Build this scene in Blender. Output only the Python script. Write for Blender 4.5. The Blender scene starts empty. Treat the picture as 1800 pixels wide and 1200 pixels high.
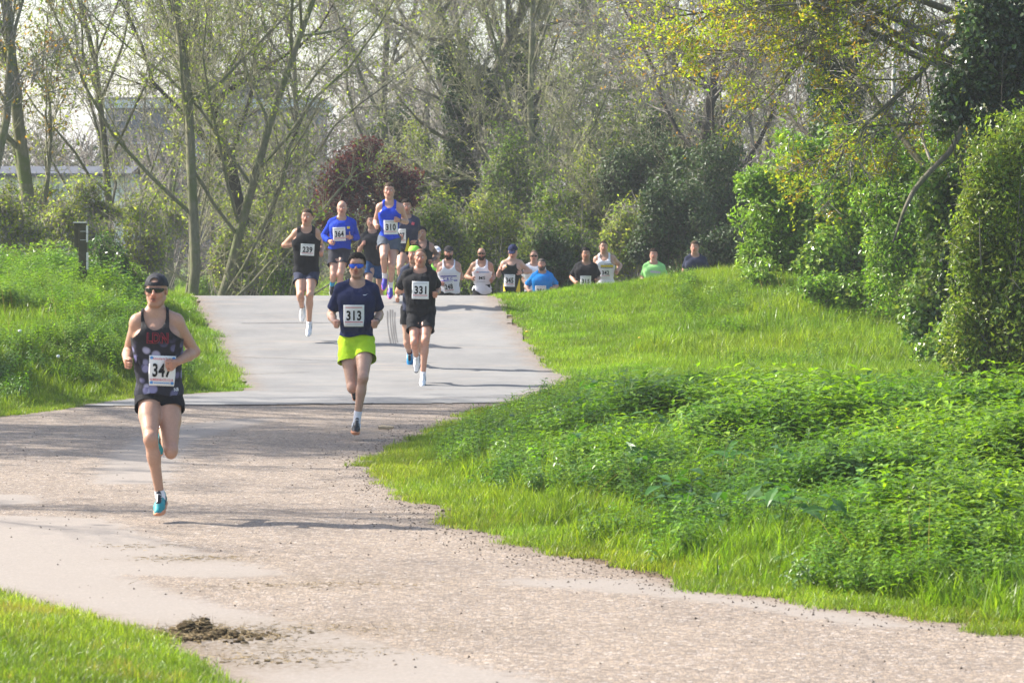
import bpy, math, random
import numpy as np
from mathutils import Vector, Matrix
from mathutils.bvhtree import BVHTree

# ------------------------------------------------------------------ camera, sky, sun, exposure
SC = bpy.context.scene
COL = SC.collection
FPX = 6143.0                     # focal length in photograph pixels (1800 wide)
CAMH = 2.3
PITCH = math.atan(250.0 / FPX)
cam_data = bpy.data.cameras.new('camera')
cam = bpy.data.objects.new('camera', cam_data)
COL.objects.link(cam)
cam.location = (0, 0, CAMH)
cam.rotation_euler = (math.pi / 2 - PITCH, 0, 0)
cam_data.sensor_width = 36.0
cam_data.lens = 36.0 * FPX / 1800.0
cam_data.clip_start = 0.5
cam_data.clip_end = 3000
cam_data.dof.use_dof = True
cam_data.dof.focus_distance = 36.0
cam_data.dof.aperture_fstop = 8.0
SC.camera = cam

SUN_EL = math.radians(40.0)
SUN_DIR_XY = np.array([-1.0, 0.36]); SUN_DIR_XY /= np.linalg.norm(SUN_DIR_XY)   # towards the sun: left, a little behind the runners
world = bpy.data.worlds.new("World")
SC.world = world
world.use_nodes = True
wn = world.node_tree
sky = wn.nodes.new('ShaderNodeTexSky')
sky.sky_type = 'NISHITA'
sky.sun_disc = False
sky.sun_elevation = SUN_EL
sky.sun_rotation = math.atan2(SUN_DIR_XY[0], SUN_DIR_XY[1])
sky.air_density = 1.0
sky.dust_density = 2.0
sky.ozone_density = 1.0
wn.links.new(sky.outputs[0], wn.nodes['Background'].inputs[0])
wn.nodes['Background'].inputs[1].default_value = 0.125
sl = bpy.data.lights.new('sun', 'SUN')
sl.energy = 5.0
sl.angle = math.radians(0.55)
sl.color = (1.0, 0.945, 0.86)
sun = bpy.data.objects.new('sun', sl)
COL.objects.link(sun)
sd = Vector((SUN_DIR_XY[0] * math.cos(SUN_EL), SUN_DIR_XY[1] * math.cos(SUN_EL), math.sin(SUN_EL)))
sun.rotation_euler = sd.to_track_quat('Z', 'Y').to_euler()
SC.view_settings.view_transform = 'Standard'
SC.view_settings.look = 'None'
SC.view_settings.gamma = 1.0
SC.view_settings.use_curve_mapping = False
SC.view_settings.exposure = 1.30
SC.render.engine = 'CYCLES'
SC.cycles.max_bounces = 6
SC.cycles.diffuse_bounces = 3
SC.cycles.glossy_bounces = 2
SC.cycles.transmission_bounces = 4
SC.cycles.transparent_max_bounces = 6
SC.cycles.volume_bounces = 0
SC.cycles.use_denoising = True

# ------------------------------------------------------------------ helpers
CT, ST = math.cos(PITCH), math.sin(PITCH)
def P(px, py, Y):
    """world point seen at photograph pixel (px, py) whose distance along Y is given"""
    px, py, Y = np.broadcast_arrays(np.asarray(px, float), np.asarray(py, float), np.asarray(Y, float))
    a = (px - 900.0) / FPX; b = -(py - 600.0) / FPX
    dy = CT + ST * b; dz = -ST + CT * b
    t = Y / dy
    return np.stack([a * t, Y, CAMH + dz * t], -1)

def sm(x, a=0.0, b=1.0):
    t = np.clip((np.asarray(x, float) - a) / (b - a), 0, 1)
    return t * t * (3 - 2 * t)

_rt = np.random.RandomState(5).rand(256, 256)
def vnoise(x, y, f=1.0, seed=0):
    x = np.asarray(x, float) * f + 37.3 * seed + 1000; y = np.asarray(y, float) * f + 17.9 * seed + 1000
    xi = np.floor(x).astype(int); yi = np.floor(y).astype(int)
    u = x - xi; v = y - yi; u = u * u * (3 - 2 * u); v = v * v * (3 - 2 * v)
    g = lambda i, j: _rt[i % 256, j % 256]
    return (g(xi, yi) * (1 - u) + g(xi + 1, yi) * u) * (1 - v) + (g(xi, yi + 1) * (1 - u) + g(xi + 1, yi + 1) * u) * v
def fbm(x, y, f=1.0, o=4, seed=0):
    s = 0; a = 1; t = 0
    for i in range(o):
        s = s + a * vnoise(x, y, f * 2 ** i, seed + i * 3); t += a; a *= 0.5
    return s / t - 0.5

def mesh_np(name, verts, faces, smooth=True, attrs=None, mats=None, mat_idx=None):
    """faces: list of int arrays of shape (n, k)"""
    me = bpy.data.meshes.new(name)
    verts = np.asarray(verts, np.float32).reshape(-1, 3)
    fl = [np.asarray(f, np.int32) for f in (faces if isinstance(faces, list) else [faces]) if len(f)]
    me.vertices.add(len(verts)); me.vertices.foreach_set('co', verts.ravel())
    if fl:
        loops = np.concatenate([f.ravel() for f in fl])
        tot = np.concatenate([np.full(len(f), f.shape[1], np.int32) for f in fl])
        st = np.concatenate([[0], np.cumsum(tot)[:-1]]).astype(np.int32)
        me.loops.add(len(loops)); me.loops.foreach_set('vertex_index', loops)
        me.polygons.add(len(tot)); me.polygons.foreach_set('loop_start', st)
        try: me.polygons.foreach_set('loop_total', tot)
        except Exception: pass
        me.polygons.foreach_set('use_smooth', np.full(len(tot), bool(smooth)))
        if mat_idx is not None: me.polygons.foreach_set('material_index', np.asarray(mat_idx, np.int32))
    for k, v in (attrs or {}).items():
        v = np.asarray(v, np.float32)
        if v.ndim == 1:
            at = me.attributes.new(k, 'FLOAT', 'POINT'); at.data.foreach_set('value', v)
        else:
            if v.shape[1] == 3: v = np.concatenate([v, np.ones((len(v), 1), np.float32)], 1)
            at = me.attributes.new(k, 'FLOAT_COLOR', 'POINT'); at.data.foreach_set('color', v.ravel())
    for m in (mats or []): me.materials.append(m)
    me.update(calc_edges=True)
    return me

def link(name, me, parent=None, mat=None, **props):
    o = bpy.data.objects.new(name, me)
    COL.objects.link(o)
    if mat is not None:
        me.materials.clear(); me.materials.append(mat)
    if parent is not None: o.parent = parent
    for k, v in props.items(): o[k] = v
    return o

def empty(name, loc, label, category, group=None):
    o = bpy.data.objects.new(name, None); COL.objects.link(o)
    o.location = tuple(float(v) for v in loc)
    o.empty_display_size = 0.2
    o['label'] = label; o['category'] = category
    if group: o['group'] = group
    return o

# ---- materials
def newmat(name):
    m = bpy.data.materials.new(name); m.use_nodes = True
    nt = m.node_tree; return m, nt, nt.nodes['Principled BSDF'], nt.nodes['Material Output']
def N(nt, t, **kw):
    n = nt.nodes.new(t)
    for k, v in kw.items():
        if k.startswith('i_'):
            key = k[2:]; key = int(key) if key.isdigit() else key.replace('_', ' ')
            n.inputs[key].default_value = v
        else: setattr(n, k, v)
    return n
def ramp(nt, fac, stops, interp='LINEAR'):
    r = nt.nodes.new('ShaderNodeValToRGB'); r.color_ramp.interpolation = interp
    e = r.color_ramp.elements
    while len(e) < len(stops): e.new(0.5)
    for el, (p, c) in zip(e, stops):
        el.position = p; el.color = (*c, 1) if len(c) == 3 else c
    nt.links.new(fac, r.inputs[0]); return r
def mixc(nt, fac, a, b, mode='MIX'):
    m = nt.nodes.new('ShaderNodeMix'); m.data_type = 'RGBA'; m.blend_type = mode
    for sock, v in ((m.inputs[0], fac), (m.inputs[6], a), (m.inputs[7], b)):
        if isinstance(v, bpy.types.NodeSocket): nt.links.new(v, sock)
        elif isinstance(v, (int, float)): sock.default_value = v
        else: sock.default_value = (*v, 1) if len(v) == 3 else v
    return m.outputs[2]
def noise(nt, scale, detail=4, rough=0.55, vec=None, out=0):
    n = N(nt, 'ShaderNodeTexNoise'); n.inputs['Scale'].default_value = scale
    n.inputs['Detail'].default_value = detail; n.inputs['Roughness'].default_value = rough
    if vec is not None: nt.links.new(vec, n.inputs['Vector'])
    return n.outputs[out]
def objco(nt): return N(nt, 'ShaderNodeTexCoord').outputs['Object']
def math_(nt, op, a, b=None, clamp=False):
    m = nt.nodes.new('ShaderNodeMath'); m.operation = op; m.use_clamp = clamp
    for i, v in enumerate((a, b)):
        if v is None: continue
        if isinstance(v, bpy.types.NodeSocket): nt.links.new(v, m.inputs[i])
        else: m.inputs[i].default_value = v
    return m.outputs[0]
def smooth(nt, v, a, b):
    n = N(nt, 'ShaderNodeMapRange', interpolation_type='SMOOTHSTEP')
    nt.links.new(v, n.inputs[0]); n.inputs[1].default_value = a; n.inputs[2].default_value = b
    return n.outputs[0]
def bump(nt, bsdf, h, strength=0.3, dist=0.01):
    b = N(nt, 'ShaderNodeBump'); b.inputs['Strength'].default_value = strength; b.inputs['Distance'].default_value = dist
    nt.links.new(h, b.inputs['Height']); nt.links.new(b.outputs[0], bsdf.inputs['Normal'])

def plain(name, col, rough=0.6, spec=0.4, var=0.12, scale=30, metallic=0.0, bmp=0.0):
    m, nt, b, o = newmat(name)
    co = objco(nt)
    n = noise(nt, scale, 4, 0.6, co)
    c0 = tuple(max(0, c * (1 - var)) for c in col); c1 = tuple(min(1, c * (1 + var)) for c in col)
    nt.links.new(ramp(nt, n, [(0.3, c0), (0.7, c1)]).outputs[0], b.inputs['Base Color'])
    b.inputs['Roughness'].default_value = rough; b.inputs['Specular IOR Level'].default_value = spec
    b.inputs['Metallic'].default_value = metallic
    if bmp: bump(nt, b, n, bmp, 0.005)
    return m

def leafmat(name, trans=0.45, rough=0.45, spec=0.4, gain=(1, 1, 1)):
    """foliage: base colour from the per-leaf colour attribute, light passes through it"""
    m, nt, b, o = newmat(name)
    at = N(nt, 'ShaderNodeAttribute', attribute_name='col')
    c = mixc(nt, 1.0, at.outputs[0], gain, 'MULTIPLY')
    nt.links.new(c, b.inputs['Base Color'])
    b.inputs['Roughness'].default_value = rough; b.inputs['Specular IOR Level'].default_value = spec
    tr = N(nt, 'ShaderNodeBsdfTranslucent')
    tc = mixc(nt, 1.0, c, (1.25, 1.35, 0.55), 'MULTIPLY')
    nt.links.new(tc, tr.inputs[0])
    mx = N(nt, 'ShaderNodeMixShader'); mx.inputs[0].default_value = trans
    nt.links.new(b.outputs[0], mx.inputs[1]); nt.links.new(tr.outputs[0], mx.inputs[2])
    nt.links.new(mx.outputs[0], o.inputs[0])
    return m

def barkmat(name, c0, c1, lichen=None, scale=18):
    m, nt, b, o = newmat(name)
    co = objco(nt)
    mp = N(nt, 'ShaderNodeMapping'); mp.inputs['Scale'].default_value = (1, 1, 0.25)
    nt.links.new(co, mp.inputs[0])
    n = noise(nt, scale, 6, 0.65, mp.outputs[0])
    c = ramp(nt, n, [(0.3, c0), (0.7, c1)]).outputs[0]
    if lichen:
        n2 = noise(nt, 3.0, 4, 0.6, co)
        c = mixc(nt, smooth(nt, n2, 0.45, 0.62), c, lichen)
    nt.links.new(c, b.inputs['Base Color'])
    b.inputs['Roughness'].default_value = 0.85; b.inputs['Specular IOR Level'].default_value = 0.2
    bump(nt, b, n, 0.6, 0.02)
    return m

# ------------------------------------------------------------------ the lie of the land
_by = np.array([-50, 43, 46, 49, 51, 52.3, 53, 53.7, 54.5, 55.5, 57, 58.5, 60, 62, 66, 80, 120, 1500.])
_bz = np.array([0, 0, .10, .36, .60, .79, .84, .79, .60, .34, .04, -.21, -.32, -.42, -.5, -.6, -.7, -.8])
_ty = np.arange(-60, 1500, .1); _tz = np.interp(_ty, _by, _bz)
_k = np.exp(-np.linspace(-2, 2, 15) ** 2); _k /= _k.sum(); _tz = np.convolve(np.pad(_tz, 7, 'edge'), _k, 'valid')
def base(Y): return np.interp(Y, _ty, _tz)
_ry = [10, 14, 16.5, 18.5, 19.5, 20.8, 22.5, 24.4, 27.2, 29.4, 30.7, 33.0, 35.8, 40, 43, 44.5, 46, 49.5, 53, 55, 57, 59, 61, 80]
_rx = [14, 9, 4.8, 2.7, 1.95, 1.08, .40, -.28, -.70, -1.0, -1.08, -.92, -.52, .17, .68, .72, .47, .15, -.26, 0.0, 1.4, 4.5, 9, 40]
_ly = [24, 28, 30, 33, 35, 36.7, 38.5, 40.3, 41.3, 41.8, 43, 46, 49, 51.8, 53, 57, 60, 80]
_lx = [-60, -30, -18, -10, -7, -5.4, -4.9, -4.35, -3.7, -3.25, -3.35, -3.75, -4.2, -4.7, -4.9, -5, -5, -5]
_ny = [8, 14, 16.6, 18.1, 19.2, 20.5, 21.2, 22, 23, 26]
_nx = [.6, -.7, -1.42, -1.86, -2.42, -3.15, -4.1, -6, -12, -60]
def xr(Y): return np.interp(Y, _ry, _rx)
def xl(Y): return np.interp(Y, _ly, _lx)
def xn(Y): return np.interp(Y, _ny, _nx)
def gd(X, Y):
    """metres inside the grass (negative: on the road)"""
    X = np.asarray(X, float); Y = np.asarray(Y, float)
    a = X - xr(Y)
    b = np.where(Y > 25, xl(Y) - X, -9.0)
    b2 = np.where(X < -3.2, (Y - np.interp(X, [-60, -18, -10, -7, -5.4, -4.9, -4.35, -3.7, -3.2], [24, 30, 33, 35, 36.7, 38.5, 40.3, 41.3, 41.8])) * .8, -9)
    b = np.where(Y < 41.8, np.minimum(b, b2), b)
    c = np.where(Y < 25, xn(Y) - X, -9.0)
    far = np.where(Y > 70, 5.0, -99)
    return np.maximum.reduce([a, b, c, far])
def H(X, Y):
    X = np.asarray(X, float); Y = np.asarray(Y, float)
    z = base(Y - 2.0 * sm(X, 2.6, 5.0))
    u = X - xr(Y)
    ar = np.interp(Y, [14, 17, 19, 24, 30, 38, 42, 46, 52, 54, 56, 58, 60], [.0, .05, .14, .16, .14, .12, .16, .22, .26, .22, .10, .04, 0])
    wr = np.interp(Y, [15, 38, 46, 60], [1.9, 1.9, 3.0, 3.0])
    z = z + ar * sm(u / wr) + .085 * np.clip(u - 1.9, 0, 5) * sm(60 - Y, 0, 8) * sm(Y, 46, 52)
    v = xl(Y) - X
    al = np.interp(Y, [34, 36, 38, 41, 45, 48, 50, 52, 54, 56, 58, 60], [0, .10, .32, .58, .84, .78, .62, .42, .30, .2, .1, 0])
    z = z + al * sm(v / 2.1)
    w = np.where(Y < 26, xn(Y) - X, -1)
    z = z + .10 * sm(w / 1.0)
    g = gd(X, Y)
    z = z + sm(g, .4, 1.6) * sm(33 - Y, 0, 4) * .26 * fbm(X, Y, .75, 2, 33) + sm(g, .1, .8) * (.10 * fbm(X, Y, .8, 3, 2) + .05 * fbm(X, Y, 3.1, 2, 9))
    z = z + .012 * fbm(X, Y, .6, 2, 4)
    return z
# ------------------------------------------------------------------ the hazy spring air (sky lies outside it)
def build_haze(dens=.00058):
    m = bpy.data.materials.new('hazy_air'); m.use_nodes = True; nt = m.node_tree
    nt.nodes.remove(nt.nodes['Principled BSDF'])
    v = nt.nodes.new('ShaderNodeVolumePrincipled'); v.inputs['Color'].default_value = (.92, .95, 1, 1); v.inputs['Density'].default_value = dens; v.inputs['Anisotropy'].default_value = .3
    nt.links.new(v.outputs[0], nt.nodes['Material Output'].inputs['Volume'])
    V = np.array([(x, y, z) for z in (-2.2, 27) for y in (-90, 1350) for x in (-620, 620)], float)
    F = np.array([(0, 2, 3, 1), (4, 5, 7, 6), (0, 1, 5, 4), (2, 6, 7, 3), (0, 4, 6, 2), (1, 3, 7, 5)])
    link('haze', mesh_np('haze', V, [F], False), mat=m, kind='stuff')
build_haze()
# ------------------------------------------------------------------ ground, road, path
def grid_mesh(xs, ys, zf, keep=None, name='g', attrs=None):
    X, Y = np.meshgrid(xs, ys, indexing='xy'); nx, ny = len(xs), len(ys)
    V = np.stack([X.ravel(), Y.ravel(), zf(X, Y).ravel()], 1)
    i, j = np.meshgrid(np.arange(nx - 1), np.arange(ny - 1), indexing='xy')
    a = (j * nx + i).ravel(); F = np.stack([a, a + 1, a + nx + 1, a + nx], 1)
    at = {k: f(X, Y).ravel() for k, f in (attrs or {}).items()}
    if keep is not None:
        cx = V[F].mean(1); F = F[keep(cx[:, 0], cx[:, 1])]
        used = np.unique(F); re = -np.ones(len(V), int); re[used] = np.arange(len(used))
        V = V[used]; F = re[F]; at = {k: v[used] for k, v in at.items()}
    return mesh_np(name, V, [F], True, at)

gx = np.concatenate([[-600, -300, -150, -80, -50, -35, -25, -18, -14, -11], np.arange(-9, 9.01, .19), [11, 14, 18, 25, 35, 50, 80, 150, 300, 600]])
gy = np.concatenate([[-80, -40, -20, -5, 2, 6, 9], np.arange(11, 64, .19), [66, 69, 73, 78, 84, 92, 102, 115, 130, 160, 200, 260, 350, 500, 800, 1300]])
m, nt, b, o = newmat('grassy_soil')
co = objco(nt)
n1 = noise(nt, 2.2, 5, .6, co); n2 = noise(nt, 30, 4, .6, co)
green = ramp(nt, n1, [(.3, (.050, .075, .016)), (.5, (.075, .115, .022)), (.7, (.11, .15, .035))]).outputs[0]
soil = ramp(nt, n2, [(.3, (.06, .042, .025)), (.7, (.17, .125, .08))]).outputs[0]
g = N(nt, 'ShaderNodeAttribute', attribute_name='grassd').outputs['Fac']
gn = math_(nt, 'ADD', g, math_(nt, 'MULTIPLY', math_(nt, 'SUBTRACT', noise(nt, 3.5, 5, .7, co), .5), .8))
c = mixc(nt, smooth(nt, gn, .02, .30), soil, green)
nt.links.new(c, b.inputs['Base Color']); b.inputs['Roughness'].default_value = .95; b.inputs['Specular IOR Level'].default_value = .1
bump(nt, b, n2, .6, .02)
M_SOIL = m
gm = grid_mesh(gx, gy, lambda X, Y: H(X, Y) - .045 * sm(-gd(X, Y), .05, .3), name='ground', attrs={'grassd': gd})
link('ground', gm, mat=M_SOIL, kind='structure')

# smooth dusty patches on the gravel road, as polygons on the ground (metres)
def gpt(px, py): # ground point on the flat part
    py = np.asarray(py, float); px = np.asarray(px, float)
    b_ = -(py - 600) / FPX; dy = CT + ST * b_; dz = -ST + CT * b_
    t = -CAMH / dz; return np.stack([(px - 900) / FPX * t, dy * t], -1)
patches = [
 [(-700, 900), (0, 905), (200, 910), (280, 945), (380, 975), (530, 1010), (430, 1018), (240, 1013), (330, 1043), (430, 1068), (560, 1100), (700, 1133), (900, 1178), (1010, 1205), (1150, 1260), (400, 1350), (-900, 1250)],
 [(150, 852), (178, 800), (270, 752), (400, 736), (500, 734), (440, 750), (350, 775), (300, 852)],
 [(-300, 868), (0, 868), (70, 870), (85, 884), (0, 890), (-300, 890)],
 [(860, 1015), (1150, 1015), (1250, 1035), (1450, 1060), (1700, 1110), (1500, 1105), (1250, 1062), (1050, 1042), (870, 1030)],
]
def poly_sd(X, Y, poly):
    d = np.full(X.shape, 1e9); ins = np.zeros(X.shape, bool); n = len(poly)
    for k in range(n):
        ax, ay = poly[k]; bx, by = poly[(k + 1) % n]
        ex, ey = bx - ax, by - ay
        t = np.clip(((X - ax) * ex + (Y - ay) * ey) / (ex * ex + ey * ey + 1e-12), 0, 1)
        d = np.minimum(d, np.hypot(X - ax - t * ex, Y - ay - t * ey))
        c = ((ay > Y) != (by > Y)) & (X < (bx - ax) * (Y - ay) / (by - ay + 1e-12) + ax)
        ins ^= c
    return np.where(ins, d, -d)
PG = [gpt(*np.array(p, float).T) for p in patches]
def patch_sd(X, Y):
    r = np.full(np.shape(X), -9.0)
    for p in PG[:3]: r = np.maximum(r, poly_sd(X, Y, p))
    r = np.maximum(r, poly_sd(X, Y, PG[3]) - .03)
    return r
# where mud, straw and trodden dung lie on the road
dirt_spots = [(250, 962, .25, .5), (350, 983, .45, .8), (480, 1108, .9, .9), (380, 1140, .8, 1.2), (470, 1170, .5, .9), (520, 1030, .8, .5), (660, 755, .6, .5), (830, 920, .5, .6), (940, 962, .5, .5), (560, 1022, .9, .4), (1290, 1035, .5, .4), (700, 1110, .8, .4)]
def dirt(X, Y):
    r = np.zeros(np.shape(X))
    for px, py, w, a in dirt_spots:
        cx, cy = gpt(px, py); r = np.maximum(r, a * np.exp(-((X - cx) / w) ** 2 - ((Y - cy) / (w * .55)) ** 2))
    return r
def strata(X, Y): return sm(-gd(X, Y), 0, 1.2)

def road_material(name, kind):
    m, nt, b, o = newmat(name)
    co = objco(nt)
    # stones pressed into tar
    if kind == 'gravel':
        vr = N(nt, 'ShaderNodeTexVoronoi', feature='F1'); vr.inputs['Scale'].default_value = 40; nt.links.new(co, vr.inputs['Vector'])
        vr2 = N(nt, 'ShaderNodeTexVoronoi', feature='F1'); vr2.inputs['Scale'].default_value = 19; nt.links.new(co, vr2.inputs['Vector'])
        sx = N(nt, 'ShaderNodeSeparateColor'); nt.links.new(vr.outputs['Color'], sx.inputs[0])
        sx2 = N(nt, 'ShaderNodeSeparateColor'); nt.links.new(vr2.outputs['Color'], sx2.inputs[0])
        stone = ramp(nt, sx.outputs[0], [(0, (0.094, 0.076, 0.065)), (.25, (0.187, 0.151, 0.122)), (.55, (0.274, 0.223, 0.176)), (.8, (0.338, 0.266, 0.194)), (.93, (0.302, 0.281, 0.274)), (1, (0.475, 0.432, 0.389))]).outputs[0]
        stone2 = ramp(nt, sx2.outputs[1], [(0, (0.144, 0.112, 0.090)), (.4, (0.252, 0.205, 0.162)), (.85, (0.310, 0.252, 0.202)), (1, (0.432, 0.374, 0.317))]).outputs[0]
        st = mixc(nt, .38, stone, stone2)
        gap = smooth(nt, vr.outputs['Distance'], .012, .024)
        edge = N(nt, 'ShaderNodeTexVoronoi', feature='DISTANCE_TO_EDGE'); edge.inputs['Scale'].default_value = 40; nt.links.new(co, edge.inputs['Vector'])
        e = smooth(nt, edge.outputs['Distance'], .02, .13)
        grit = mixc(nt, e, (.135, .115, .098), st)
        big = noise(nt, .9, 4, .6, co)
        grit = mixc(nt, 1.0, grit, ramp(nt, big, [(.25, (.96, .93, .90)), (.75, (1.22, 1.18, 1.12))]).outputs[0], 'MULTIPLY')
        fine = noise(nt, 55, 4, .7, co)
        dust = ramp(nt, fine, [(.25, (.200, .175, .152)), (.5, (.246, .214, .184)), (.75, (.280, .250, .220))]).outputs[0]
        pd = N(nt, 'ShaderNodeAttribute', attribute_name='patch').outputs['Fac']
        pn = math_(nt, 'ADD', pd, math_(nt, 'MULTIPLY', math_(nt, 'SUBTRACT', noise(nt, 6, 6, .8, co), .5), .75))
        pf = smooth(nt, pn, -.06, .16)
        speck = smooth(nt, noise(nt, 38, 3, .8, co), .66, .72)
        dust = mixc(nt, speck, dust, (.13, .10, .08))
        pfm = math_(nt, 'MULTIPLY', pf, .86)
        c = mixc(nt, pfm, grit, dust)
        hb = math_(nt, 'MULTIPLY', e, math_(nt, 'SUBTRACT', 1.0, pf))
        hb = math_(nt, 'ADD', hb, math_(nt, 'MULTIPLY', fine, .3))
        bump(nt, b, hb, .5, .006)
    else:
        n0 = noise(nt, 1.3, 5, .65, co)
        fine = noise(nt, 70, 4, .75, co)
        a = ramp(nt, n0, [(.3, (.180, .172, .168)), (.5, (.208, .199, .193)), (.72, (.240, .224, .212))]).outputs[0]
        c = mixc(nt, 1.0, a, ramp(nt, fine, [(.25, (.80, .80, .80)), (.6, (1.05, 1.05, 1.05)), (.8, (1.15, 1.13, 1.1))]).outputs[0], 'MULTIPLY')
        mp = N(nt, 'ShaderNodeMapping'); mp.inputs['Scale'].default_value = (.35, 2.5, 1); nt.links.new(co, mp.inputs[0])
        streak = noise(nt, 2.0, 5, .7, mp.outputs[0])
        c = mixc(nt, smooth(nt, streak, .52, .72), c, (.275, .235, .20))
        stain = noise(nt, .55, 6, .7, co)
        c = mixc(nt, 1.0, c, ramp(nt, stain, [(.3, (.80, .82, .83)), (.5, (.95, .97, .97)), (.7, (1.08, 1.10, 1.08))]).outputs[0], 'MULTIPLY')
        speck = smooth(nt, noise(nt, 26, 3, .8, co), .66, .72)
        c = mixc(nt, speck, c, (.13, .115, .10))
        # thin tar lines where strips of surfacing meet
        bump(nt, b, fine, .35, .004)
    # soil washed in along the verges, damp mud and trodden straw
    g = N(nt, 'ShaderNodeAttribute', attribute_name='grassd').outputs['Fac']
    gn = math_(nt, 'ADD', g, math_(nt, 'MULTIPLY', math_(nt, 'SUBTRACT', noise(nt, 5, 6, .75, co), .5), .7))
    vf = smooth(nt, gn, -.42, .02)
    soil = ramp(nt, noise(nt, 22, 5, .7, co), [(.3, (.09, .065, .045)), (.5, (.19, .145, .108)), (.75, (.265, .21, .16))]).outputs[0]
    c = mixc(nt, math_(nt, 'MULTIPLY', vf, .85), c, soil)
    d = N(nt, 'ShaderNodeAttribute', attribute_name='dirt').outputs['Fac']
    dn = math_(nt, 'MULTIPLY', d, smooth(nt, noise(nt, 24, 5, .8, co), .40, .62))
    c = mixc(nt, math_(nt, 'MULTIPLY', dn, .9, True), c, (.12, .085, .045))
    nt.links.new(c, b.inputs['Base Color']); b.inputs['Roughness'].default_value = .9; b.inputs['Specular IOR Level'].default_value = .25
    return m
def on_road(x, y): return gd(x, y) + .16 * fbm(x, y, 2.2, 4, 11) * 2 < .0
def seamY(X): return 39.0 + .10 * (X + 2.2) + .34 * fbm(X, X * 0, 1.3, 5, 3)
RX = np.arange(-12, 9.01, .075)
AT = {'grassd': gd, 'patch': patch_sd, 'dirt': dirt}
ry1 = np.concatenate([np.arange(9, 15, .2), np.arange(15, 39.6, .085)])
rm = grid_mesh(RX, ry1, lambda X, Y: H(X, Y) + .004, keep=lambda x, y: on_road(x, y) & (y < seamY(x) + .12), name='road', attrs=AT)
link('road', rm, mat=road_material('gravel_dressed_road', 'gravel'), kind='structure')
ry2 = np.concatenate([np.arange(38.6, 60, .085), np.arange(60, 70, .3)])
pm = grid_mesh(RX[(RX > -5.6)], ry2, lambda X, Y: H(X, Y) + .014, keep=lambda x, y: on_road(x, y) & (y > seamY(x)), name='path', attrs=AT)
link('path', pm, mat=road_material('worn_tarmac', 'tarmac'), kind='structure')

# ragged dark lip where the newer tarmac ends on the gravel
def ribbon(name, pts, w, mat, lift=.02, **kw):
    pts = np.array(pts, float); d = np.gradient(pts, axis=0); nrm = np.stack([-d[:, 1], d[:, 0]], 1); nrm /= np.linalg.norm(nrm, axis=1)[:, None]
    w = np.broadcast_to(w, len(pts))[:, None]
    A = pts + nrm * w / 2; B = pts - nrm * w / 2
    V = np.concatenate([np.c_[A, H(A[:, 0], A[:, 1]) + lift], np.c_[B, H(B[:, 0], B[:, 1]) + lift]])
    n = len(pts); i = np.arange(n - 1); F = np.stack([i, i + n, i + n + 1, i + 1], 1)
    return link(name, mesh_np(name, V, [F]), mat=mat, **kw)
M_TAR_SHADOW = plain('tar_and_shadow_line', (.055, .05, .048), .8, .2, .3, 40)  # tar of the joint and cracks, also colours the painted shadow line
xs = np.linspace(-3.2, -1.55, 60)
ribbon('tar_joint', np.c_[xs, seamY(xs) + .0], .035 + .04 * np.abs(fbm(xs, xs * 0, 5, 3, 8)) * 2, M_TAR_SHADOW, .021, kind='structure')

# fine cracks wandering over the tarmac
rk = np.random.RandomState(12)
for (x0_, y0_, x1_, y1_, w_) in [(-4.1, 46.8, -1.0, 46.2, .012), (-3.0, 41.5, .2, 42.3, .014), (-4.0, 44.2, -2.6, 44.9, .016), (-.9, 40.2, .3, 40.6, .016)]:
    t = np.linspace(0, 1, 60); xs = x0_ + (x1_ - x0_) * t + .10 * fbm(t * 9, t * 0 + x0_, 1, 4, 5); ys = y0_ + (y1_ - y0_) * t + .22 * fbm(t * 7, t * 0 + y0_, 1, 4, 6)
    ribbon('crack', np.c_[xs, ys], w_ * (.4 + 1.2 * rk.rand(60)), M_TAR_SHADOW, .018, kind='structure')
# ------------------------------------------------------------------ vegetation tools
def unit(v): return v / (np.linalg.norm(v, axis=-1, keepdims=True) + 1e-9)
def frames(d, rng):
    d = unit(d); r = unit(rng.normal(size=d.shape)); u = unit(np.cross(d, r)); v = np.cross(d, u); return d, u, v
def tubes(A, B, ra, rb, sides, rng):
    n = len(A); d, u, v = frames(B - A, rng)
    # stable frame: use fixed reference so consecutive segments line up
    ref = np.array([.31, .87, .38]); u = unit(np.cross(d, ref)); v = np.cross(d, u)
    ang = np.arange(sides) * 2 * np.pi / sides
    ring = np.cos(ang)[None, :, None] * u[:, None] + np.sin(ang)[None, :, None] * v[:, None]
    V = np.concatenate([A[:, None] + ring * ra[:, None, None], B[:, None] + ring * rb[:, None, None]], 1)
    k = np.arange(sides); k2 = (k + 1) % sides
    f = np.stack([k, k2, k2 + sides, k + sides], 1)
    F = f[None] + (np.arange(n) * 2 * sides)[:, None, None]
    return V.reshape(-1, 3), F.reshape(-1, 4)
def spikes(A, B, ra, rng):
    n = len(A); d, u, v = frames(B - A, rng)
    ang = np.arange(3) * 2 * np.pi / 3
    ring = np.cos(ang)[None, :, None] * u[:, None] + np.sin(ang)[None, :, None] * v[:, None]
    V = np.concatenate([A[:, None] + ring * ra[:, None, None], B[:, None]], 1)
    f = np.array([[0, 1, 3], [1, 2, 3], [2, 0, 3]])
    F = f[None] + (np.arange(n) * 4)[:, None, None]
    return V.reshape(-1, 3), F.reshape(-1, 3)
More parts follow.
